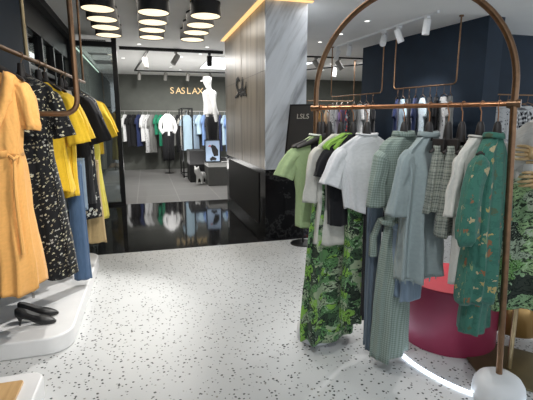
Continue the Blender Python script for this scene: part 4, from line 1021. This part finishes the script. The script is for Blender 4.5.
# big white jacket displayed in front of the rail
jk = thing('draped_white_jacket', 'large white jacket with black trousers displayed below the gold letters', 'outfit', (.62, 12.6, 1.84), R(10))
for s in (1, -1): mk_sleeve(s, [(.13, 0, -.2, .04, .04), (.20, 0, -.32, .05, .045), (.23, -.03, -.5, .05, .045), (.16, -.1, -.66, .045, .04)], C_white, jk, 300 + s, n=14, m=10)
o = mk_body('jacket', top_prof(.62, .15, .06, .13, .14, .07), C_white, jk, 301, folds=(7, .004, .02), N_=40, M_=20); o.location = (0, 0, -.1)
for s in (1, -1):
    o = mk_body('trouser_leg', [(0, s * .08, .10, .09), (.5, s * .08, .085, .07), (.85, s * .09, .075, .06)], C_black, jk, 303, N_=30, M_=12); o.location = (0, 0, -.6)
MB().tube([(0, 0, 0), (0, 0, -.12)], .005, 6).build('hanger_hook', M_greys, jk)
track2 = None
hr = thing('display_hanging_hook', 'thin black stand holding the white jacket outfit in the far shop', 'stand', (.62, 12.63, 0))
MB().tube([(0, 0.1, 0.01), (0, .1, 1.84), (0, -.03, 1.86)], .012, 8).build('pole', M_black, hr); MB().lathe([(0, 0), (.14, 0), (.14, .012), (0, .015)], 24, (0, .1, 0)).build('foot', M_black, hr)

# tall white mannequin on the black podium
tag(MB().box((1.38, 9.82, 0), (1.96, 10.5, .56)).build('grey_podium', plain('dark grey podium', (.12, .12, .115), .6), smooth=False, bevel=.01), 'dark grey podium holding the framed picture in the far shop', 'podium')
tag(MB().box((1.02, 10.55, 0), (1.40, 11.3, .80)).build('black_podium', M_blackm, smooth=False, bevel=.01), 'black box podium behind the white dog figure in the far shop', 'podium')
mn = thing('tall_mannequin', 'tall white mannequin with white top and black trousers, standing left of the brown column', 'mannequin', (1.535, 10.2, .56), R(0))
sc = 1.12
tp = [(0, .03, .92, .115, .10), (-.01, .02, 1.08, .092, .085), (-.03, .02, 1.28, .11, .10), (-.02, .02, 1.42, .09, .08), (-.01, .0, 1.5, .045), (-.035, 0, 1.57, .048), (-.05, 0, 1.64, .068), (-.055, 0, 1.73, .088), (-.04, 0, 1.80, .07),
      (.01, -.15, 1.40, .052), (.035, -.185, 1.15, .040), (.05, -.17, .95, .034), (.06, -.16, .84, .028), (.01, .17, 1.40, .052), (.05, .2, 1.15, .040), (.08, .2, .92, .03)]
tp = [(a * sc, b * sc, c * sc - 0, r_[0] * sc, (r_[1] if len(r_) > 1 else r_[0]) * sc) for (a, b, c, *r_) in tp]
skinfig('body', tp, [(0, 1), (1, 2), (2, 3), (3, 4), (4, 5), (5, 6), (6, 7), (7, 8), (3, 9), (9, 10), (10, 11), (11, 12), (3, 13), (13, 14), (14, 15)], M_mann, mn)
MB().tube([(-.13 * sc, 0, 1.70 * sc), (-.165 * sc, 0, 1.695 * sc)], [.02, .008], 8).build('nose', M_mann, mn)
o = mk_body('white_top', [(0, 0, .07, .06), (.04, 0, .12, .14), (.09, 0, .135, .19), (.3, 0, .115, .16), (.52, .02, .14, .16), (.58, .02, .14, .16)], C_white, mn, 310, N_=48, M_=24, folds=(8, .002, .008)); o.location = (-.02, .01, 1.52 * sc)
for s in (1, -1):
    o = mk_body('trouser_leg', [(0, 0, .115, .085), (.15, 0, .12, .09), (.5, 0, .10, .08), (1.03, .0, .10, .08)], C_black, mn, 312 + s, N_=36, M_=16); o.location = (.02 + s * .02, s * .10, 1.07)
mn.scale = (1.25, 1.1, 1)
MB().lathe([(0, 0), (.17, 0), (.17, .012), (0, .014)], 30).tube([(.02, -.085, .01), (.02, -.085, .1)], .035, 12).tube([(.02, .085, .01), (.02, .085, .1)], .035, 12).build('stand', M_black, mn)
# framed picture with a black bird
fp = thing('framed_picture', 'black framed picture of a dark bird on pale blue, standing on the grey podium', 'picture', (1.50, 9.87, .56), R(-6))
MB().box((-.19, 0, 0), (.19, .03, .025)).box((-.19, 0, .515), (.19, .03, .54)).box((-.19, 0, .025), (-.165, .03, .515)).box((.165, 0, .025), (.19, .03, .515)).build('frame', M_black, fp, False)
MB().box((-.165, .008, .025), (.165, .025, .515)).build('picture_print', plain('pale blue print', (.42, .55, .75), .5), fp, False)
bd = MB().tube([(-.03, .004, .40), (.02, .004, .36), (.06, .004, .27), (.08, .004, .15)], [.03, .055, .075, .05], 14); bd.v = [(v[0], .006 + (v[1] - .004) * .05, v[2]) for v in bd.v]; bd.build('bird_shape', M_blackm, fp)
bk = MB().tube([(-.045, .004, .40), (-.10, .004, .375)], [.022, .006], 10); bk.v = [(v[0], .005 + (v[1] - .004) * .05, v[2]) for v in bk.v]; bk.build('beak_shape', plain('red beak', (.5, .06, .04), .5), fp)
sh_ = MB().tube([(-.06, .004, .06), (.0, .004, .10), (.08, .004, .07)], [.03, .045, .03], 10); sh_.v = [(v[0], .004 + (v[1] - .004) * .05, v[2]) for v in sh_.v]; sh_.build('branch_shape', M_blackm, fp)
# sneakers on podium
def sneaker(loc, rz, label):
    t = thing('sneaker', label, 'shoe', loc, rz, 'sneakers on the grey podium')
    MB().box((0, -.045, 0), (.28, .045, .025)).build('sole', M_white, t, False, .01)
    vs = []; n = 14
    for s in range(19):
        X = .005 + .268 * s / 18; hw, zt = interp([(0, .03, .11), (.06, .04, .12), (.12, .042, .10), (.2, .044, .065), (.25, .036, .05), (.275, .015, .035)], X)
        for j in range(n): q = 2 * pi * j / n; vs.append((X, hw * cos(q), .02 + (zt - .02) * (.5 + .5 * sin(q))))
    MB().add(vs, [(i * n + j, i * n + (j + 1) % n, (i + 1) * n + (j + 1) % n, (i + 1) * n + j) for i in range(18) for j in range(n)] + [tuple(range(n)), tuple(18 * n + j for j in range(n))]).build('upper', M_leather, t)
    MB().box((.12, -.02, .085), (.2, .02, .1)).build('laces', M_white, t, False, .004)
sneaker((1.70, 9.89, .56), R(8), 'black and white sneaker beside the framed picture, front one'); sneaker((1.72, 10.06, .56), R(14), 'black and white sneaker beside the framed picture, rear one')
# white dog figure
dg = thing('dog_figure', 'small white bulldog figure standing on the grey floor of the far shop', 'figurine', (1.27, 10.2, 0), R(232))
skinfig('body', [(0, 0, .23, .075), (.11, 0, .25, .085), (.18, 0, .31, .06), (.24, 0, .37, .07), (.30, 0, .355, .042), (-.10, 0, .23, .07),
    (.12, .06, .16, .032), (.12, .065, .07, .022), (.13, .065, .02, .024), (.12, -.06, .16, .032), (.12, -.065, .07, .022), (.13, -.065, .02, .024),
    (-.12, .05, .16, .036), (-.14, .055, .08, .022), (-.12, .055, .02, .024), (-.12, -.05, .16, .036), (-.14, -.055, .08, .022), (-.12, -.055, .02, .024),
    (.23, .045, .43, .018), (.23, .05, .47, .01), (.23, -.045, .43, .018), (.23, -.05, .47, .01)],
    [(0, 1), (1, 2), (2, 3), (3, 4), (0, 5), (1, 6), (6, 7), (7, 8), (1, 9), (9, 10), (10, 11), (5, 12), (12, 13), (13, 14), (5, 15), (15, 16), (16, 17), (3, 18), (18, 19), (3, 20), (20, 21)], M_mann, dg)
# grey coat behind the glass, and rail
far_r = thing('side_clothes_rail', 'short dark rail inside the far shop behind the glass panel', 'clothes rail', (0, 0, 0))
MB().tube([(-1.18, 9.2, 1.8), (-.55, 9.2, 1.8)], .012, 8).build('rail', M_black, far_r)
MB().tube([(-1.15, 9.2, 0), (-1.15, 9.2, 1.8)], .012, 8).build('post', M_black, far_r); MB().tube([(-.58, 9.2, 0), (-.58, 9.2, 1.8)], .012, 8).build('post', M_black, far_r)
for i, (x, m_, c_) in enumerate(((-.68, C_greycloth, 'long grey coat'), (-.83, C_beige, 'off-white coat'), (-.98, C_greycloth, 'grey knit'))):
    far_cloth(x, 9.2, 1.8, R(12), m_, 1.15, c_ + ' on the short rail behind the glass panel', 'coats behind the glass', i)
